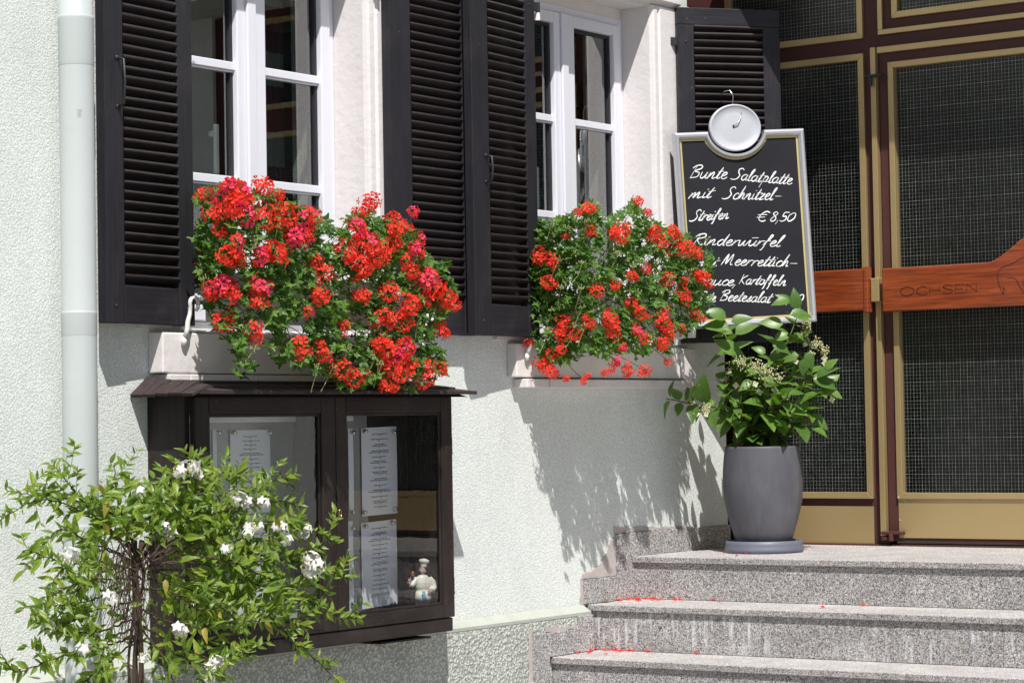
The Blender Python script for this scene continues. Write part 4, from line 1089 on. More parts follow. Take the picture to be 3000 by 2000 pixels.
# ------------------------------------------------------------------ planter with hydrangea
pcx, pcy = 8.078, -.345
pot = thing('planter_pot', 'tall anthracite grey planter pot on the granite landing by the door', 'plant pot', (pcx, pcy, LZ + .035))
prof = [(.0, 0), (.101, 0), (.107, .006), (.117, .04), (.135, .10), (.149, .16), (.1535, .22), (.1525, .28), (.1475, .335), (.1440, .362), (.1435, .370), (.1415, .374), (.137, .374), (.135, .368), (.136, .335)]
part('pot_body', MB().lathe(prof, 64, (pcx, pcy, LZ + .032)), M['pot'], pot, smooth=True)
part('soil', MB().lathe([(0, .345), (.05, .348), (.136, .340)], 32, (pcx, pcy, LZ + .032)), M['soil'], pot)
sc = MB().lathe([(0, 0), (.146, 0), (.1515, .004), (.1515, .016), (.149, .020), (.1485, .030), (.146, .044), (.143, .0455), (.139, .044), (.138, .018), (0, .016)], 64, (pcx, pcy, LZ + .0008))
o = part('pot_saucer', sc, M['saucer'], None, smooth=True); tag(o, 'round bluish grey saucer under the anthracite planter', 'saucer')

def leaf_mesh(name, L_, w, mat, fold=.18, curl=.15, n=6, point=1.6, serr=0, wavy=0):
    """pointed leaf along +Y from the origin, top side +Z, folded along its midrib"""
    vs = []; fs = []
    for i in range(n + 1):
        t = i / n; ww = w * (math.sin(math.pi * min(1, t ** .75)) ** .85) * (1 - .25*t) if 0 < t < 1 else .0008
        z = -curl * L_ * t * t; y = L_ * t
        wz = wavy * L_ * math.sin(t * 9)
        vs += [(-ww, y, z + fold*ww + wz), (0, y, z), (ww, y, z + fold*ww - wz)]
        if i:
            a = 3*(i-1); b_ = 3*i
            fs += [(a, a+1, b_+1, b_), (a+1, a+2, b_+2, b_+1)]
    return MB().add(vs, fs)
hyd = thing('hydrangea', 'panicle hydrangea with cream flower heads growing in the anthracite planter', 'potted plant', (pcx, pcy, LZ + .37))
hl_m = [leaf_mesh('leaf', .108, .035, None, .22, .22, 7, wavy=.01).mesh('leaf', M['hyd_leaf'], True), leaf_mesh('leaf', .092, .031, None, .30, .35, 7, wavy=-.01).mesh('leaf', M['hyd_leaf'], True), leaf_mesh('leaf', .074, .024, None, .15, .12, 6).mesh('leaf', M['hyd_leaf'], True)]
base = Vector((pcx, pcy, LZ + .375))
def yat(u, v, dd): # a point at a given distance beyond/before the pot axis along the viewing direction
    fw = AZ * -1
    return on_plane(u, v, base + fw * dd, AZ)
hstems = [  # picture points of each shoot, depth offset of its tip
 ([(1752,1022),(1745,960),(1735,900),(1728,860)], -.02), ([(1755,1022),(1700,870),(1690,830),(1668,775),(1650,740)], .03), ([(1760,1022),(1770,900),(1790,830),(1815,770),(1838,705)], .0),
 ([(1750,1022),(1700,960),(1640,935),(1580,925),(1530,915)], -.12), ([(1765,1020),(1800,960),(1850,900),(1890,860),(1912,850)], .02), ([(1765,1022),(1810,990),(1850,960),(1880,930)], -.06),
 ([(1748,1022),(1710,980),(1680,960),(1650,945)], -.05), ([(1750,1022),(1720,930),(1700,880),(1705,830)], .06), ([(1758,1022),(1765,930),(1760,880),(1750,840)], -.08), ([(1760,1022),(1820,940),(1850,870),(1858,800),(1855,745)], .05),
 ([(1756,1020),(1750,970),(1755,930),(1770,905)], -.12), ([(1760,1020),(1790,980),(1800,930),(1815,890)], -.10), ([(1752,1022),(1730,985),(1700,965),(1690,930)], -.1), ([(1752,1022),(1690,900),(1660,880),(1645,870)], .0)]
tips = []; rnd = random.Random(5); nleaf = 0
for pts, dd in hstems:
    P = [yat(u, v, dd * i / (len(pts)-1)) for i, (u, v) in enumerate(pts)]
    P[0] = Vector((pcx + rnd.uniform(-.03, .03), pcy + rnd.uniform(-.03, .03), LZ + .37))
    C3 = []
    for i in range(len(P)-1):
        for k in range(5): C3.append(P[i].lerp(P[i+1], k/5) + rv(.002))
    C3.append(P[-1]); nC = len(C3)
    part('stem', MB().tube(C3, [.0045 - .0028*i/nC for i in range(nC)], 6), M['bark'] if dd < 0 else M['greenstem'], hyd, smooth=True)
    tips.append(C3[-1])
    tot = sum((C3[i+1]-C3[i]).length for i in range(nC-1)); k = 0; acc = 0; nxt = .07
    for i in range(nC-1):
        acc += (C3[i+1]-C3[i]).length
        if acc > nxt:
            nxt += .036; k += 1; d = (C3[i+1]-C3[i]).normalized()
            for s_ in (0, math.pi):
                if rnd.random() < .12: continue
                a = k * 1.57 + s_ + rnd.uniform(-.4, .4); o1 = d.orthogonal().normalized(); o2 = d.cross(o1)
                out = (o1*math.cos(a) + o2*math.sin(a)); dirr = (out*1.0 + d*.35 + Vector((0, 0, rnd.uniform(-.35, .15)))).normalized()
                nr = (d*.6 + Vector((-.35, -.35, .8)) + rv(.35)).normalized(); sc_ = rnd.uniform(.7, 1.15)
                if acc > tot - .05: sc_ *= .75
                me = hl_m[rnd.randrange(3)]
                link('leaf', me, hyd, Matrix.Translation(C3[i] + out*.006) @ frame_from(dirr, nr) @ Matrix.Scale(sc_, 4)); nleaf += 1
# the large leaves on the long shoots in front of the chalkboard
def crop(x, y): return ((2000 + x/2.352)*.784, (667 + y/2.352)*.784)
for (x0, y0, x1, y1) in ((335,650,470,605),(365,735,500,645),(320,690,160,655),(300,625,160,555),(380,870,240,765),(345,725,250,705),(690,665,540,640),(740,600,890,585),(735,500,620,515),(740,520,665,455),(635,770,745,720),(620,780,730,850),(570,865,490,815),(780,560,775,430),
                         (800,880,655,900),(840,900,830,1010),(850,860,900,960),(420,1000,320,990),(480,1060,400,1100),(560,1110,540,1200),(860,1190,750,1300),(900,1040,1055,1080),(950,1100,1095,1150),(430,1330,400,1410),(560,1290,640,1340),(700,1060,800,1070),(400,940,385,830),(300,1290,400,1380),(240,1210,300,1330),(980,970,1055,905),(880,1290,995,1370),(760,1350,830,1380)):
    ua, va = crop(x0, y0); ub, vb = crop(x1, y1); d0 = rnd.uniform(-.10, .0)
    a_ = yat(ua, va, d0); b_ = yat(ub, vb, d0 - rnd.uniform(.0, .03)); l_ = (b_ - a_).length
    nr = (AZ*.8 + Vector((-.2, -.2, .8)) + rv(.35)).normalized()
    me = hl_m[rnd.randrange(2)]; s__ = l_ / (.108 if me is hl_m[0] else .092) * 1.08
    link('leaf', me, hyd, Matrix.Translation(a_) @ frame_from(b_ - a_, nr) @ Matrix.Scale(s__, 4))
# fill leaves around the core
for k in range(62):
    u = rnd.gauss(1768, 66); v = rnd.gauss(915, 44)
    if v > 1000 or not 1640 < u < 1905: continue
    p = yat(u, v, rnd.uniform(-.12, .12)); out = (p - (base + Vector((0, 0, .08)))).normalized()
    dirr = (out + Vector((0, 0, rnd.uniform(-.5, .1))) + rv(.35)).normalized(); nr = (out*.5 + Vector((-.3, -.35, .8)) + rv(.3)).normalized()
    link('leaf', hl_m[rnd.randrange(3)], hyd, Matrix.Translation(p) @ frame_from(dirr, nr) @ Matrix.Scale(rnd.uniform(.65, 1.05), 4))
def panicle(u, v, dd, size, long=1.2, nb=90, mat='hyd_bud'):
    c0 = yat(u, v, dd); s = MB(); r_ = random.Random(int(u*7+v))
    for k in range(nb):
        d = Vector((r_.gauss(0, .42), r_.gauss(0, .42), r_.gauss(0, .42)*long)) * size
        rr = r_.uniform(.0022, .0038); s.ell(c0 + d, (rr, rr, rr), 6)
    part('bud_cluster', s, M[mat], hyd, smooth=True, kind='stuff')
    return c0
for a in ((1760,855,-.16,.036,1,90), (1735,838,-.15,.028,1,70), (1700,832,-.12,.028,1,70), (1668,872,0,.018,1,50), (1852,745,.04,.022,2.2,80), (1845,775,.03,.022,1.2,60), (1875,790,.02,.026,1.2,90), (1895,805,.02,.022,1,60), (1620,938,-.1,.026,.9,90), (1680,850,-.03,.022,1,60), (1798,690,.0,.012,1,30), (1862,815,0,.02,1,50), (1790,868,-.06,.02,1,50)):
    panicle(*a)
pm_ = MB()
for k in range(4):
    a = k*math.pi/2
    pm_.merge(leaf_mesh('p', .013, .0075, None, .1, .1, 3), Matrix.Rotation(a, 4, 'Z') @ Matrix.Rotation(.25, 4, 'X'))
fl_me = pm_.mesh('cream_floret', M['hyd_floret'], True)
for u, v, dd in ((1893,822,0),(1895,834,0),(1860,824,-.03),(1828,830,-.05),(1850,790,0),(1720,880,-.07),(1735,882,-.07),(1760,882,-.08),(1690,885,-.06),(1745,900,-.08),(1910,918,0),(1712,888,-.07),(1600,950,-.12),(1622,952,-.12),(1780,895,-.08),(1862,812,0)):
    p = yat(u, v, dd); link('cream_floret', fl_me, hyd, Matrix.Translation(p) @ frame_from(Vector((0,0,1)) + rv(.4), AZ + rv(.4)) @ Matrix.Scale(rnd.uniform(.8, 1.2), 4))

# ------------------------------------------------------------------ window boxes and trailing geraniums
def trough(x0, x1, lab):
    t = thing('window_box', lab, 'window box', ((x0+x1)/2, -.13, 1.872))
    s = MB(); y0, y1, z0, z1, w = -.205, -.07, 1.874, 2.01, .006
    s.box(x0, x1, y0, y1, z0, z0 + w); s.box(x0, x1, y0, y0 + w, z0 + w, z1); s.box(x0, x1, y1 - w, y1, z0 + w, z1); s.box(x0, x0 + w, y0 + w, y1 - w, z0 + w, z1); s.box(x1 - w, x1, y0 + w, y1 - w, z0 + w, z1)
    part('box_shell', s, M['trough'], t, bevel=.003)
    part('soil', MB().box(x0 + w, x1 - w, y0 + w, y1 - w, z1 - .04, z1 - .015), M['soil'], t)
    for xx in (x0 + .12, x1 - .12):
        part('bracket', MB().box(xx - .008, xx + .008, -.212, -.001, 1.866, 1.8735), M['whiteiron'], t)
    return t
trough(5.27, 6.10, 'pale window box on the left sill, buried in the larger mass of red geraniums')
trough(7.03, 7.84, 'pale window box on the right sill behind the smaller geranium')

def ger_leaf(seed):
    r_ = random.Random(seed); vs = [(0, 0, 0)]; fs = []; n = 5; pts = []
    for k in range(n):
        a = R_(-150 + 300 * k / (n-1)) ; rr = (1.0 if k == 2 else .92 if k in (1, 3) else .75) * r_.uniform(.9, 1.08)
        for da, q in ((-.30, .66), (-.12, .90), (0, 1.0), (.12, .90), (.30, .66)):
            pts.append((rr*q*math.sin(a+da), rr*q*math.cos(a+da) + .35, (.10 if abs(da) < .05 else .16) * q + r_.uniform(-.04, .04)))
        if k < n-1:
            b_ = a + R_(37.5); pts.append((.44*math.sin(b_), .44*math.cos(b_) + .35, .0))
    vs = [(0, .3, 0)] + pts
    fs = [(0, i+1, i) for i in range(1, len(pts))]
    s = .021; return MB().add([(x*s, y*s, z*s) for x, y, z in vs], fs)
gl = [ger_leaf(k) for k in range(4)]
gl_me = [g_.mesh('leaf', M['ger_leaf'], False) for g_ in gl]
def floret(r_):
    f = MB()
    for k, (a, L_, w) in enumerate(((-.30, 1, .30), (.30, 1, .30), (1.65, .98, .40), (2.75, 1.0, .40), (-2.75+2*0, 1, .40), (-1.65, .98, .40))):
        if k == 3 and True: a = math.pi
        if k == 4: continue
        s = .0178 * r_.uniform(.8, 1.15); a += r_.uniform(-.12, .12)
        pts = [(0, 0, 0), (-w*.35*s, .4*s, .10*s), (-w*s, .8*s, .10*s), (-w*.5*s, L_*s, .02*s), (w*.5*s, L_*s, .02*s), (w*s, .8*s, .10*s), (w*.35*s, .4*s, .10*s), (0, .7*s, .0)]
        mb = MB().add(pts, [(0, 7, 1), (1, 7, 2), (2, 7, 3), (3, 7, 4), (4, 7, 5), (5, 7, 6), (6, 7, 0)])
        f.merge(mb, Matrix.Rotation(a, 4, 'Z') @ Matrix.Rotation(r_.uniform(.1, .4), 4, 'X'))
    return f
def flower_head(seed, mats, nf=13, rad=.029):
    r_ = random.Random(seed); h = MB()
    for k in range(nf):
        th = math.acos(1 - 1.35 * (k + .5) / nf); ph = k * 2.4 + r_.uniform(-.3, .3)
        d = Vector((math.sin(th)*math.cos(ph), math.sin(th)*math.sin(ph), math.cos(th)))
        p = Vector((d.x, d.y, d.z*.75)) * rad * r_.uniform(.5, 1.5)
        h.cur = 2; h.tube([(0, 0, -.012), tuple(p*.5 + Vector((0,0,-.004))), tuple(p)], .0007, 4, False)
        h.cur = 0 if r_.random() < mats else 1
        F = floret(r_); h.merge(F, Matrix.Translation(p) @ frame_from(d.orthogonal() + rv(.5), d + rv(.5)))
    return h
RED, PNK, STM = M['ger_red'], M['ger_pink'], M['greenstem']
fh_me = [flower_head(k, 1.0, 16).mesh('flower_head', [RED, PNK, STM]) for k in range(3)] + [flower_head(k + 9, .45, 16).mesh('flower_head', [RED, PNK, STM]) for k in range(2)] + [flower_head(20, .92, 9, .026).mesh('flower_head', [RED, PNK, STM])]
ger1_heads = [(467,447,16,0),(530,437,32,1),(548,455,26,1),(605,428,22,0),(640,452,14,0),(500,485,28,0),(535,480,24,0),(565,488,24,1),(610,492,28,0),(650,498,28,0),(690,505,30,1),(712,490,20,1),(508,528,18,0),(545,550,16,1),(670,540,28,1),(700,538,22,1),(525,586,26,0),(545,595,20,0),(600,585,24,1),(632,580,28,0),(850,467,22,0),(825,490,18,0),(820,520,26,1),(835,548,26,1),(950,490,14,1),(905,500,20,0),(925,520,22,0),(955,550,18,1),(795,580,28,0),(850,590,30,0),(825,612,26,0),(880,580,24,0),(905,555,20,0),(930,598,22,0),(950,570,20,1),(720,600,20,0),(742,628,26,0),(762,640,14,0),(965,582,14,1),(512,655,30,1),(490,670,22,0),(530,672,22,0),(590,660,26,1),(592,690,24,0),(612,655,16,1),(735,680,22,0),(708,715,14,0),(515,738,24,0),(580,762,24,0),(830,680,20,0),(892,672,22,0),(980,640,28,1),(995,665,28,0),(975,685,22,0),(1025,690,24,0),(1045,700,16,0),(940,702,28,0),(880,728,28,0),(915,738,24,0),(860,738,18,0),(1008,755,22,0),(1022,765,14,0),(788,745,14,0),(790,765,10,0),(688,800,24,0),(742,815,18,0),(780,848,22,0),(808,868,22,0),(838,862,12,0),(885,800,28,0),(910,815,28,1),(935,800,22,1),(895,845,28,0),(930,838,26,0),(915,860,22,0),(870,790,18,0),(985,838,20,0),(1012,845,20,0),(970,872,22,0),(885,885,16,0),(905,892,12,0),(735,790,12,0),(905,530,18,0),(945,625,18,0),(700,560,14,1)]
ger2_heads = [(1350,480,18,0),(1328,490,12,1),(1465,462,14,0),(1488,487,12,1),(1425,533,26,0),(1410,540,18,0),(1355,530,16,0),(1300,545,12,0),(1245,592,26,0),(1268,602,22,0),(1260,650,20,0),(1500,540,22,0),(1515,557,22,0),(1545,538,22,0),(1552,568,22,0),(1580,570,22,0),(1600,582,18,0),(1535,575,18,0),(1485,620,14,1),(1450,635,16,0),(1410,655,20,0),(1368,668,18,0),(1530,643,20,0),(1570,645,14,0),(1612,640,22,0),(1628,655,14,0),(1600,630,16,0),(1570,680,20,0),(1595,720,16,0),(1612,733,10,1),(1450,698,20,0),(1468,718,18,0),(1525,713,20,0),(1520,740,22,0),(1528,765,22,0),(1522,790,18,0),(1298,745,22,0),(1288,768,20,0),(1322,770,20,0),(1400,735,26,0),(1408,762,22,0),(1355,745,14,0),(1462,760,18,1),(1478,778,16,0),(1268,812,18,0),(1288,802,14,0),(1248,838,22,0),(1265,855,20,0),(1215,785,15,0),(1565,755,13,0),(1300,868,9,0),(1340,872,12,0),(1350,862,8,0),(1388,855,10,0),(1415,832,16,1),(1405,850,10,0),(1440,848,18,0),(1480,850,18,0),(1535,830,14,0),(1430,800,12,1),(1350,745,10,0),(1345,730,10,0)]
def inpoly(x, y, P):
    c_ = False; j = len(P) - 1
    for i in range(len(P)):
        if (P[i][1] > y) != (P[j][1] > y) and x < (P[j][0]-P[i][0])*(y-P[i][1])/(P[j][1]-P[i][1]) + P[i][0]: c_ = not c_
        j = i
    return c_
out1 = [(455,440),(500,425),(530,415),(560,440),(610,440),(650,462),(720,480),(760,520),(800,495),(850,480),(900,500),(945,520),(965,560),(990,595),(1030,605),(1035,650),(1045,690),(1020,720),(1000,745),(985,790),(1015,800),(1018,850),(985,880),(920,895),(870,885),(820,895),(775,890),(740,860),(700,835),(640,835),(600,800),(580,850),(535,862),(540,815),(500,760),(470,700),(455,620),(450,520)]
out2 = [(1240,505),(1290,495),(1330,478),(1360,465),(1390,505),(1420,480),(1460,465),(1490,500),(1560,530),(1620,560),(1640,590),(1625,640),(1630,690),(1600,740),(1560,770),(1530,810),(1500,800),(1480,830),(1430,800),(1400,820),(1350,800),(1310,830),(1270,830),(1240,850),(1230,800),(1215,740),(1210,660),(1205,620),(1225,570)]
def geranium(lab, xr, outl, heads, ncount, seed, gaps):
    r_ = random.Random(seed)
    t = thing('geranium', lab, 'flowers', ((xr[0]+xr[1])/2, -.14, 2.0))
    def yrange(u, v):
        ok = [y for y in [-.055 - .0125*i for i in range(22)] if xr[0] <= at(u, v, y).x <= xr[1]]
        return ok or [-.16]
    root = Vector(((xr[0]+xr[1])/2, -.13, 2.0))
    for (u, v, r, c_) in heads:
        ys = yrange(u, v); y = min(ys) + r_.uniform(0, .03)
        p = at(u, v, y - .02); s_ = (r * 1.27551 / 870) / .042 * 1.1
        out = (p - Vector((p.x, -.08, min(p.z, 2.05) - .05))).normalized()
        dn = -1.2 if v > 790 and (u > 1290 or u < 700) and outl is out2 else .5
        ax = (out + AZ*.9 + Vector((0, 0, dn)) + rv(.25)).normalized()
        me = fh_me[r_.choice((3, 4))] if c_ else fh_me[r_.choice((0, 1, 2, 0, 1, 2, 5))]
        link('flower_head', me, t, Matrix.Translation(p) @ frame_from(ax.orthogonal(), ax) @ Matrix.Rotation(r_.uniform(0, 6.28), 4, 'Z') @ Matrix.Scale(s_, 4) @ Matrix.Scale(r_.uniform(.8, 1.15), 4, (1, 0, 0)) @ Matrix.Scale(r_.uniform(.75, 1.1), 4, (0, 0, 1)))
        b0 = Vector((min(max(p.x + r_.uniform(-.05, .05), xr[0]+.12), xr[1]-.08), -.12, min(2.03, p.z + .1)))
        mid = p.lerp(b0, .45) + Vector((0, 0, r_.uniform(-.02, .03)))
        if r > 11: part('stem', MB().tube([tuple(b0), tuple(mid), tuple(p - ax*.01)], .0013, 5, False), M['greenstem'], t)
    us = [p[0] for p in outl]; vs_ = [p[1] for p in outl]
    n = 0; bulk = MB(); cand = []
    while n < ncount:
        u = r_.uniform(min(us), max(us)); v = r_.uniform(min(vs_), max(vs_))
        if not inpoly(u, v, outl): continue
        dens = .5 + .5 * pnoise(Vector((u*.022, v*.022, seed)))
        if r_.random() > dens * 1.5 + .05: continue
        if any(((u-a)/ra)**2 + ((v-b_)/rb)**2 < 1 and r_.random() < .93 for a, b_, ra, rb in gaps): continue
        ys = yrange(u, v); y0, y1 = min(ys), max(ys)
        y = y0 + (y1 - y0) * (r_.random() ** 2.2)
        p = at(u, v, y) + rv(.004)
        nr = (Vector((-.35, -.45, .75)) + rv(.75)).normalized(); d = (Vector((r_.uniform(-1, 1), r_.uniform(-1, .2), r_.uniform(-1, .3)))).normalized()
        cand.append((y - y0, p, nr, d, r_.uniform(.6, 1.35), r_.randrange(4))); n += 1
    cand.sort(key=lambda q: q[0])
    vis = cand[:len(cand)//2]; r_.shuffle(vis); ind = set(id(q) for q in vis[:300])
    for q in cand:
        Mx = Matrix.Translation(q[1]) @ frame_from(q[3], q[2]) @ Matrix.Scale(q[4], 4)
        if id(q) in ind: link('leaf', gl_me[q[5]], t, Mx)
        else: bulk.merge(gl[q[5]], Mx)
    part('foliage', bulk, M['ger_leaf'], t, kind='stuff')
    # bare stalks with buds and faded heads
    for k in range(26):
        u = r_.uniform(min(us)+15, max(us)-15); v = r_.uniform(min(vs_)-12, max(vs_)-40)
        if not (inpoly(u, v + 22, outl) or inpoly(u, v, outl)): continue
        ys = yrange(u, v); p = at(u, v, min(ys) - .02); bd_ = MB(); a0 = p + Vector((r_.uniform(-.03, .03), .03, -.07))
        bd_.tube([tuple(a0), tuple(a0.lerp(p, .5) + rv(.006)), tuple(p)], .0011, 5, False)
        for j in range(9):
            q = p + Vector((r_.gauss(0, 1), r_.gauss(0, 1), abs(r_.gauss(0, 1)))).normalized() * r_.uniform(.008, .018); bd_.tube([tuple(p), tuple(q)], .0006, 4, False); bd_.ell(q, (.0018, .0018, .0032), 6)
        part('bud_stalk', bd_, M['bud'], t)
    # trailing stems
    st = MB()
    for k in range(70):
        u = r_.uniform(min(us)+20, max(us)-20); v = r_.uniform(min(vs_)+60, max(vs_)-30)
        if not inpoly(u, v, outl): continue
        ys = yrange(u, v); p = at(u, v, min(ys) + r_.uniform(0, .08)); b0 = Vector((min(max(p.x, xr[0]+.15), xr[1]-.1), -.12, 2.0)); st.tube([tuple(b0), tuple(b0.lerp(p, .5) + Vector((0, -.03, .03)) + rv(.02)), tuple(p)], .0014, 5, False)
    part('trailing_stems', st, M['greenstem'], t, kind='stuff')
    return t
geranium('larger mass of trailing red geraniums spilling over the left sill onto the menu case roof', (5.13, 6.23), out1, ger1_heads, 3100, 3, [(590,790,30,40), (680,760,22,30), (770,500,18,14), (560,720,14,22), (640,850,60,20)])
geranium('smaller trailing red geranium on the right sill beside the chalkboard', (6.93, 7.90), out2, ger2_heads, 2700, 8, [(1450,820,50,14), (1350,830,40,14), (1520,610,10,8)])

# ------------------------------------------------------------------ white flowering potato vine
vine = thing('potato_vine', 'loose climbing potato vine with small white star flowers in the lower left', 'shrub', (4.9, -.42, 0))
vl = [leaf_mesh('l', .039, .0070, None, .35, .25, 5), leaf_mesh('l', .033, .0060, None, .2, -.15, 5), leaf_mesh('l', .046, .0100, None, .4, .35, 5), leaf_mesh('l', .022, .0050, None, .3, .1, 4)]
vl_me = [q.mesh('leaf', M['vine_leaf'], True) for q in vl]; vly = vl[2].mesh('leaf', M['vine_yellow'], True)
shoots = [ # picture points, depth of the tip in front of the wall
 ([(320,1290),(250,1220),(160,1160),(80,1150),(0,1195)], -.35), ([(320,1290),(270,1190),(180,1150),(90,1140),(10,1125)], -.30), ([(315,1300),(240,1200),(190,1150),(140,1090),(120,1060)], -.30), ([(320,1280),(280,1180),(265,1120),(262,1070)], -.33),
 ([(330,1270),(370,1180),(390,1110),(400,1050)], -.36), ([(335,1270),(420,1180),(480,1110),(530,1070)], -.36), ([(340,1270),(440,1200),(540,1150),(610,1110),(680,1085)], -.34), ([(340,1280),(460,1200),(560,1170),(640,1150),(690,1165)], -.34),
 ([(345,1285),(450,1230),(560,1200),(640,1200),(720,1220),(780,1250)], -.38), ([(350,1290),(470,1240),(580,1270),(680,1290),(760,1310),(800,1330)], -.40), ([(350,1300),(480,1280),(600,1320),(690,1370),(760,1405),(830,1420)], -.42), ([(345,1310),(440,1330),(560,1380),(640,1440),(700,1490),(780,1568)], -.46),
 ([(330,1400),(420,1440),(520,1430),(600,1425),(680,1420),(760,1400)], -.46), ([(320,1300),(250,1260),(180,1290),(110,1280),(60,1260)], -.4), ([(315,1310),(240,1290),(160,1300),(120,1340),(105,1400),(110,1450)], -.42), ([(315,1330),(230,1330),(150,1350),(100,1380)], -.45),
 ([(310,1380),(220,1400),(150,1430),(90,1420),(70,1410)], -.48), ([(310,1420),(220,1450),(140,1450),(95,1425)], -.48), ([(310,1460),(220,1490),(130,1510),(40,1540),(0,1500)], -.5), ([(320,1460),(250,1520),(200,1560),(170,1600)], -.5),
 ([(330,1470),(400,1500),(470,1530),(520,1580)], -.5), ([(330,1440),(430,1490),(500,1520),(560,1500),(620,1470)], -.48), ([(335,1290),(400,1240),(440,1160),(450,1100),(440,1060)], -.38), ([(335,1290),(420,1260),(500,1210),(540,1130),(545,1070)], -.36),
 ([(340,1300),(430,1290),(540,1320),(620,1350),(700,1340),(760,1370)], -.44), ([(325,1285),(300,1220),(330,1150),(350,1100)], -.36), ([(325,1300),(200,1240),(130,1220),(60,1300)], -.38), ([(320,1350),(260,1360),(200,1380),(130,1390)], -.47),
 ([(330,1350),(400,1360),(460,1400),(520,1390)], -.47), ([(325,1330),(280,1300),(210,1330),(150,1380),(140,1420)], -.45), ([(345,1300),(520,1240),(620,1240),(690,1210)], -.38), ([(330,1280),(360,1220),(420,1150),(500,1090)], -.38), ([(340,1330),(430,1350),(520,1400),(560,1450)], -.48), ([(310,1440),(250,1470),(230,1530),(240,1580)], -.5), ([(330,1450),(370,1500),(400,1568)], -.5),
 ([(330,1300),(410,1210),(520,1170),(590,1130)], -.38), ([(330,1300),(290,1250),(230,1190),(210,1130)], -.36), ([(340,1310),(500,1300),(640,1280),(720,1270)], -.42)]
r_ = random.Random(21); cand = []; stem_b = MB(); twig = MB()
def spline3(P, k):
    out = []; Q_ = [P[0]*2 - P[1]] + P + [P[-1]*2 - P[-2]]
    for i in range(1, len(Q_)-2):
        for j in range(k):
            t = j/k; a, b_, c_, d = Q_[i-1], Q_[i], Q_[i+1], Q_[i+2]
            out.append(.5*((2*b_) + (c_-a)*t + (2*a-5*b_+4*c_-d)*t*t + (3*b_-a-3*c_+d)*t*t*t))
    out.append(Q_[-2]); return out
def leaves_along(S, step, size0, spread=1.0):
    acc = 0; k = 0
    for i in range(len(S)-1):
        seg = (S[i+1]-S[i]); acc += seg.length
        while acc > step:
            acc -= step; k += 1; d = seg.normalized(); fr_ = i/len(S)
            side_ = d.cross(AZ).normalized() * (1 if k % 2 else -1)
            dirr = (side_*.9*spread + d*.8 + rv(.45)).normalized(); nr = (Vector((-.3, -.3, .7)) + AZ*.4 + rv(.6)).normalized()
            cand.append((S[i].lerp(S[i+1], r_.random()), dirr, nr, size0 * r_.uniform(.65, 1.25) * (1.05 - .35*fr_), r_.choice((0, 0, 1, 1, 2, 3))))
for pts, yt in shoots:
    P = [at(u, v, -.42 + (yt + .42 + .0) * (i/(len(pts)-1)) + r_.uniform(-.03, .03)) for i, (u, v) in enumerate(pts)]
    S = spline3(P, 9); S = [p + rv(.003) for p in S]; n = len(S)
    stem_b.tube(S, [.0030 - .0018*i/n for i in range(n)], 5, False)
    leaves_along(S[n//4:], .0108, 1.0)
    for i in range(n//4, n-1, 3):             # side twigs
        if r_.random() < .8:
            d = (S[i+1]-S[i]).normalized(); a = S[i]; q = (d*.7 + rv(.9) + Vector((0, 0, .25))).normalized(); L_ = r_.uniform(.03, .10)
            tw3 = [a, a + q*L_*.5, a + q*L_ + Vector((0, 0, r_.uniform(-.015, .02)))]
            twig.tube(tw3, .0009, 4, False); leaves_along([tw3[0], tw3[1], tw3[2]], .0085, .85)
for k in range(1050):                               # denser heart of the shrub
    u, v = r_.choice(((r_.gauss(420, 95), r_.gauss(1180, 50)), (r_.gauss(520, 85), r_.gauss(1270, 50)), (r_.gauss(330, 75), r_.gauss(1170, 40)), (r_.gauss(400, 110), r_.gauss(1420, 75)), (r_.gauss(560, 60), r_.gauss(1340, 45))))
    if v < 1075 or (u < 330 and v > 1260 and r_.random() < .7): continue
    p = at(u, v, r_.uniform(-.46, -.26)); cand.append((p, (rv(1) + Vector((0, 0, .2))).normalized(), (Vector((-.3, -.3, .7)) + AZ*.4 + rv(.6)).normalized(), r_.uniform(.7, 1.25), r_.choice((0, 1, 2, 2, 3))))
r_.shuffle(cand); bulk = MB(); nidx = 0
for i, (p, d, nr, s_, k) in enumerate(cand):
    Mx = Matrix.Translation(p) @ frame_from(d, nr) @ Matrix.Scale(s_, 4)
    if i < 280: link('leaf', vl_me[k], vine, Mx)
    else: bulk.merge(vl[k], Mx)
part('foliage', bulk, M['vine_leaf'], vine, kind='stuff')
part('shoots', stem_b, M['bark'], vine, kind='stuff'); part('twigs', twig, M['greenstem'], vine, kind='stuff')
for u, v in ((225,1110),(248,1150),(515,1250),(485,1260),(560,1400),(380,1330),(300,1340),(470,1440),(640,1190),(240,1200),(500,1400),(360,1180),(565,1300),(610,1425)):
    p = at(u, v, -.44); link('yellow_leaf', vly, vine, Matrix.Translation(p) @ frame_from(Vector((0, 0, -1)) + rv(.7), AZ + rv(.5)) @ Matrix.Scale(r_.uniform(.7, 1.05), 4))
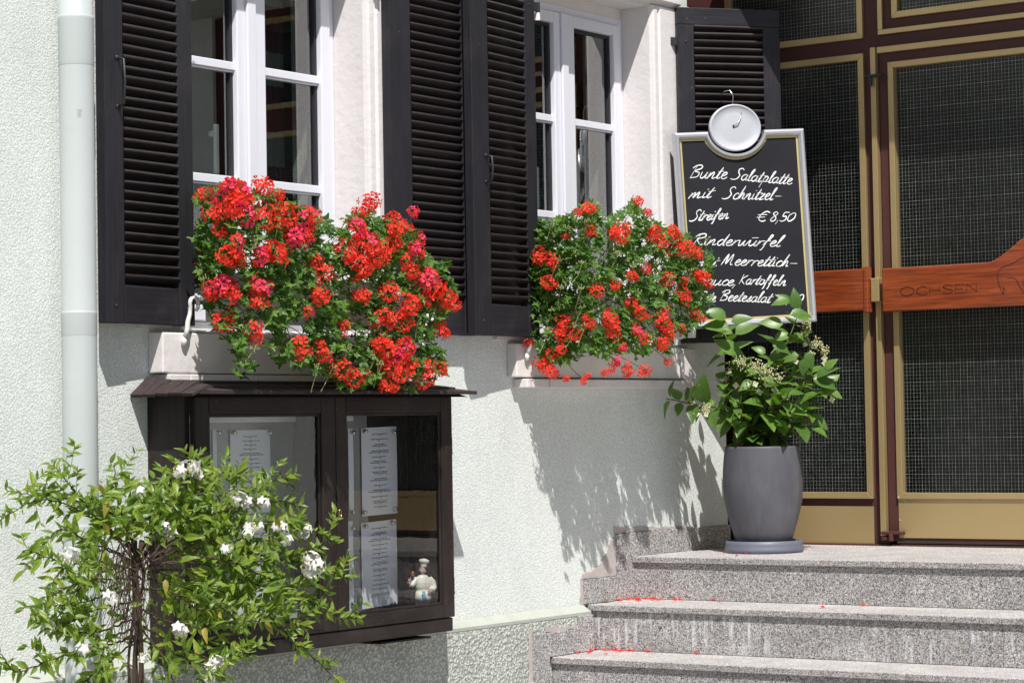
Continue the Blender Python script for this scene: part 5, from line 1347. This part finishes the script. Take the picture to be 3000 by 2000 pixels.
# woody trunk bundle and hanging dry twigs
for k in range(6):
    u0 = 314 + r_.uniform(-14, 14); y0 = -.42 + r_.uniform(-.03, .03)
    S = spline3([at(u0 + r_.uniform(-8, 8), 1640, y0) * 1.0, at(u0 + r_.uniform(-9, 9), 1520, y0), at(u0 + r_.uniform(-9, 9), 1400, y0), at(u0 + r_.uniform(-12, 12), 1310, y0), at(u0 + r_.uniform(-35, 45), 1240, y0)], 5)
    S[0].z = 0.0 if k < 4 else S[0].z
    part('trunk', MB().tube(S, [.0055 + .0015*math.sin(i*.7+k) if k < 4 else .003 for i in range(len(S))], 7), M['bark'], vine, smooth=True)
tw = MB()
for k in range(170):
    u = r_.gauss(292, 36); v = r_.uniform(1230, 1400); y = -.42 + r_.uniform(-.07, .07)
    a = at(u, v, y); l = r_.uniform(.04, .17); dx = r_.uniform(-.09, .04); dy = r_.uniform(-.05, .05)
    tw.tube([a, a + Vector((dx*.25, dy*.3, -l*.30)) + rv(.010), a + Vector((dx*.6, dy*.6, -l*.7)) + rv(.014), a + Vector((dx, dy, -l*.9)) + rv(.018)], [.0012, .001, .0008, .0004], 4, False)
part('dry_twigs', tw, M['bark'], vine, kind='stuff')
# star flowers
fm_ = MB()
for k in range(5): fm_.merge(leaf_mesh('p', .0125, .0052, None, -.15, .25, 3), Matrix.Rotation(k*2*math.pi/5, 4, 'Z') @ Matrix.Rotation(.1, 4, 'X'))
def vcluster(seed, n, rad):
    q = random.Random(seed); s = MB()
    for k in range(n):
        d = Vector((q.gauss(0, 1), q.gauss(0, 1), q.gauss(0, 1))).normalized(); s.cur = 0
        s.merge(fm_, Matrix.Translation(d*rad*q.uniform(.5, 1)) @ frame_from(d.orthogonal(), d))
    s.cur = 1
    for k in range(n):
        d = Vector((q.gauss(0, 1), q.gauss(0, 1), q.gauss(0, 1))).normalized()*rad*.9; s.ell(d, (.0022, .0022, .0035), 6)
    return s.mesh('flower_cluster', [M['vine_flower'], M['hyd_bud']])
vc = [vcluster(1, 9, .020), vcluster(2, 5, .014), vcluster(3, 16, .030)]
for u, v, k in ((430,1078,0),(408,1085,1),(455,1090,1),(445,1075,1),(550,1148,0),(565,1155,1),(375,1212,1),(390,1226,1),(162,1278,0),(255,1378,0),(250,1370,1),(705,1215,1),(698,1225,1),(655,1240,1),(648,1215,1),(720,1300,2),(715,1285,0),(605,1155,1),(410,1445,1),(418,1450,1),(497,1520,0),(482,1535,1),(110,1440,1),(190,1490,1),(590,1210,1),(320,1130,1),(570,1225,1),(520,1260,1),(638,1210,1),(575,1210,1),(330,1510,1),(480,1560,1)):
    p = at(u, v, -.47 if v > 1250 else -.42); link('flower_cluster', vc[k], vine, Matrix.Translation(p) @ Matrix.Rotation(r_.uniform(0, 6), 4, 'Z') @ Matrix.Scale(r_.uniform(1.1, 1.45), 4))

# ------------------------------------------------------------------ fallen petals
pm = []
for k in range(3):
    q = random.Random(k); pts = [(0, 0, 0), (-.004, .004, .003), (-.005, .010, .002), (0, .013, .004), (.005, .010, .002), (.004, .004, .004)]
    pm.append(MB().add([(x*q.uniform(.8, 1.2), y*q.uniform(.8, 1.1), z*q.uniform(.6, 1.6)) for x, y, z in pts], [(0, 1, 2, 3), (0, 3, 4, 5)]).mesh('fallen_petal', M['ger_red']))
for z, spots in ((.890, [(1376,1383),(1380,1382),(1385,1381),(1418,1378),(1428,1377),(1433,1376.5),(1438,1376),(1444,1377),(1450,1376),(1455,1376),(1462,1377),(1470,1378),(1478,1376),(1482,1377),(1490,1377),(1500,1377),(1508,1377),(1514,1378),(1545,1379),(1552,1378),(1560,1377),(1566,1377),(1572,1377.5),(1424,1380),(1434,1379),(1638,1381),(1650,1380),(1658,1378),(1880,1393),(1990,1389),(1994,1388),(1468,1379),(1530,1379)]),
                 (.7245, [(1330,1500),(1345,1497),(1360,1495),(1372,1493),(1376,1492),(1382,1491),(1390,1491),(1400,1491),(1405,1491),(1410,1492),(1420,1493),(1432,1494),(1440,1495),(1446,1495),(1450,1494),(1456,1495),(1462,1496),(1398,1492),(1424,1494),(1480,1497),(1500,1497),(1402,1503),(1595,1502),(1358,1497),(1414,1494)]),
                 (LZ, [(1640,1271),(1671,1276),(1700,1271)])):
    for u, v in spots:
        p = atZ(u, v, z + .002); q = r_.choice((1, 1, 2))
        for j in range(q):
            o = link('fallen_petal', pm[r_.randrange(3)], None, Matrix.Translation(p + Vector((r_.gauss(.0, .022) + .012, r_.gauss(0, .02), 0))) @ Matrix.Rotation(r_.uniform(0, 6.28), 4, 'Z') @ Matrix.Scale(r_.uniform(1.1, 1.7), 4))
            tag(o, 'fallen red geranium petal on the ' + {.890: 'second step from the top', .7245: 'third step from the top', LZ: 'landing beside the planter'}[z], 'petal', 'fallen petals on the ' + {.890: 'second step', .7245: 'third step', LZ: 'landing'}[z])
p = atZ(1398, 1381.5, .892)
o = link('fallen_leaf', gl_me[0], None, Matrix.Translation(p) @ Matrix.Rotation(1, 4, 'Z')); tag(o, 'small green leaf among the red petals on the second step', 'leaf')
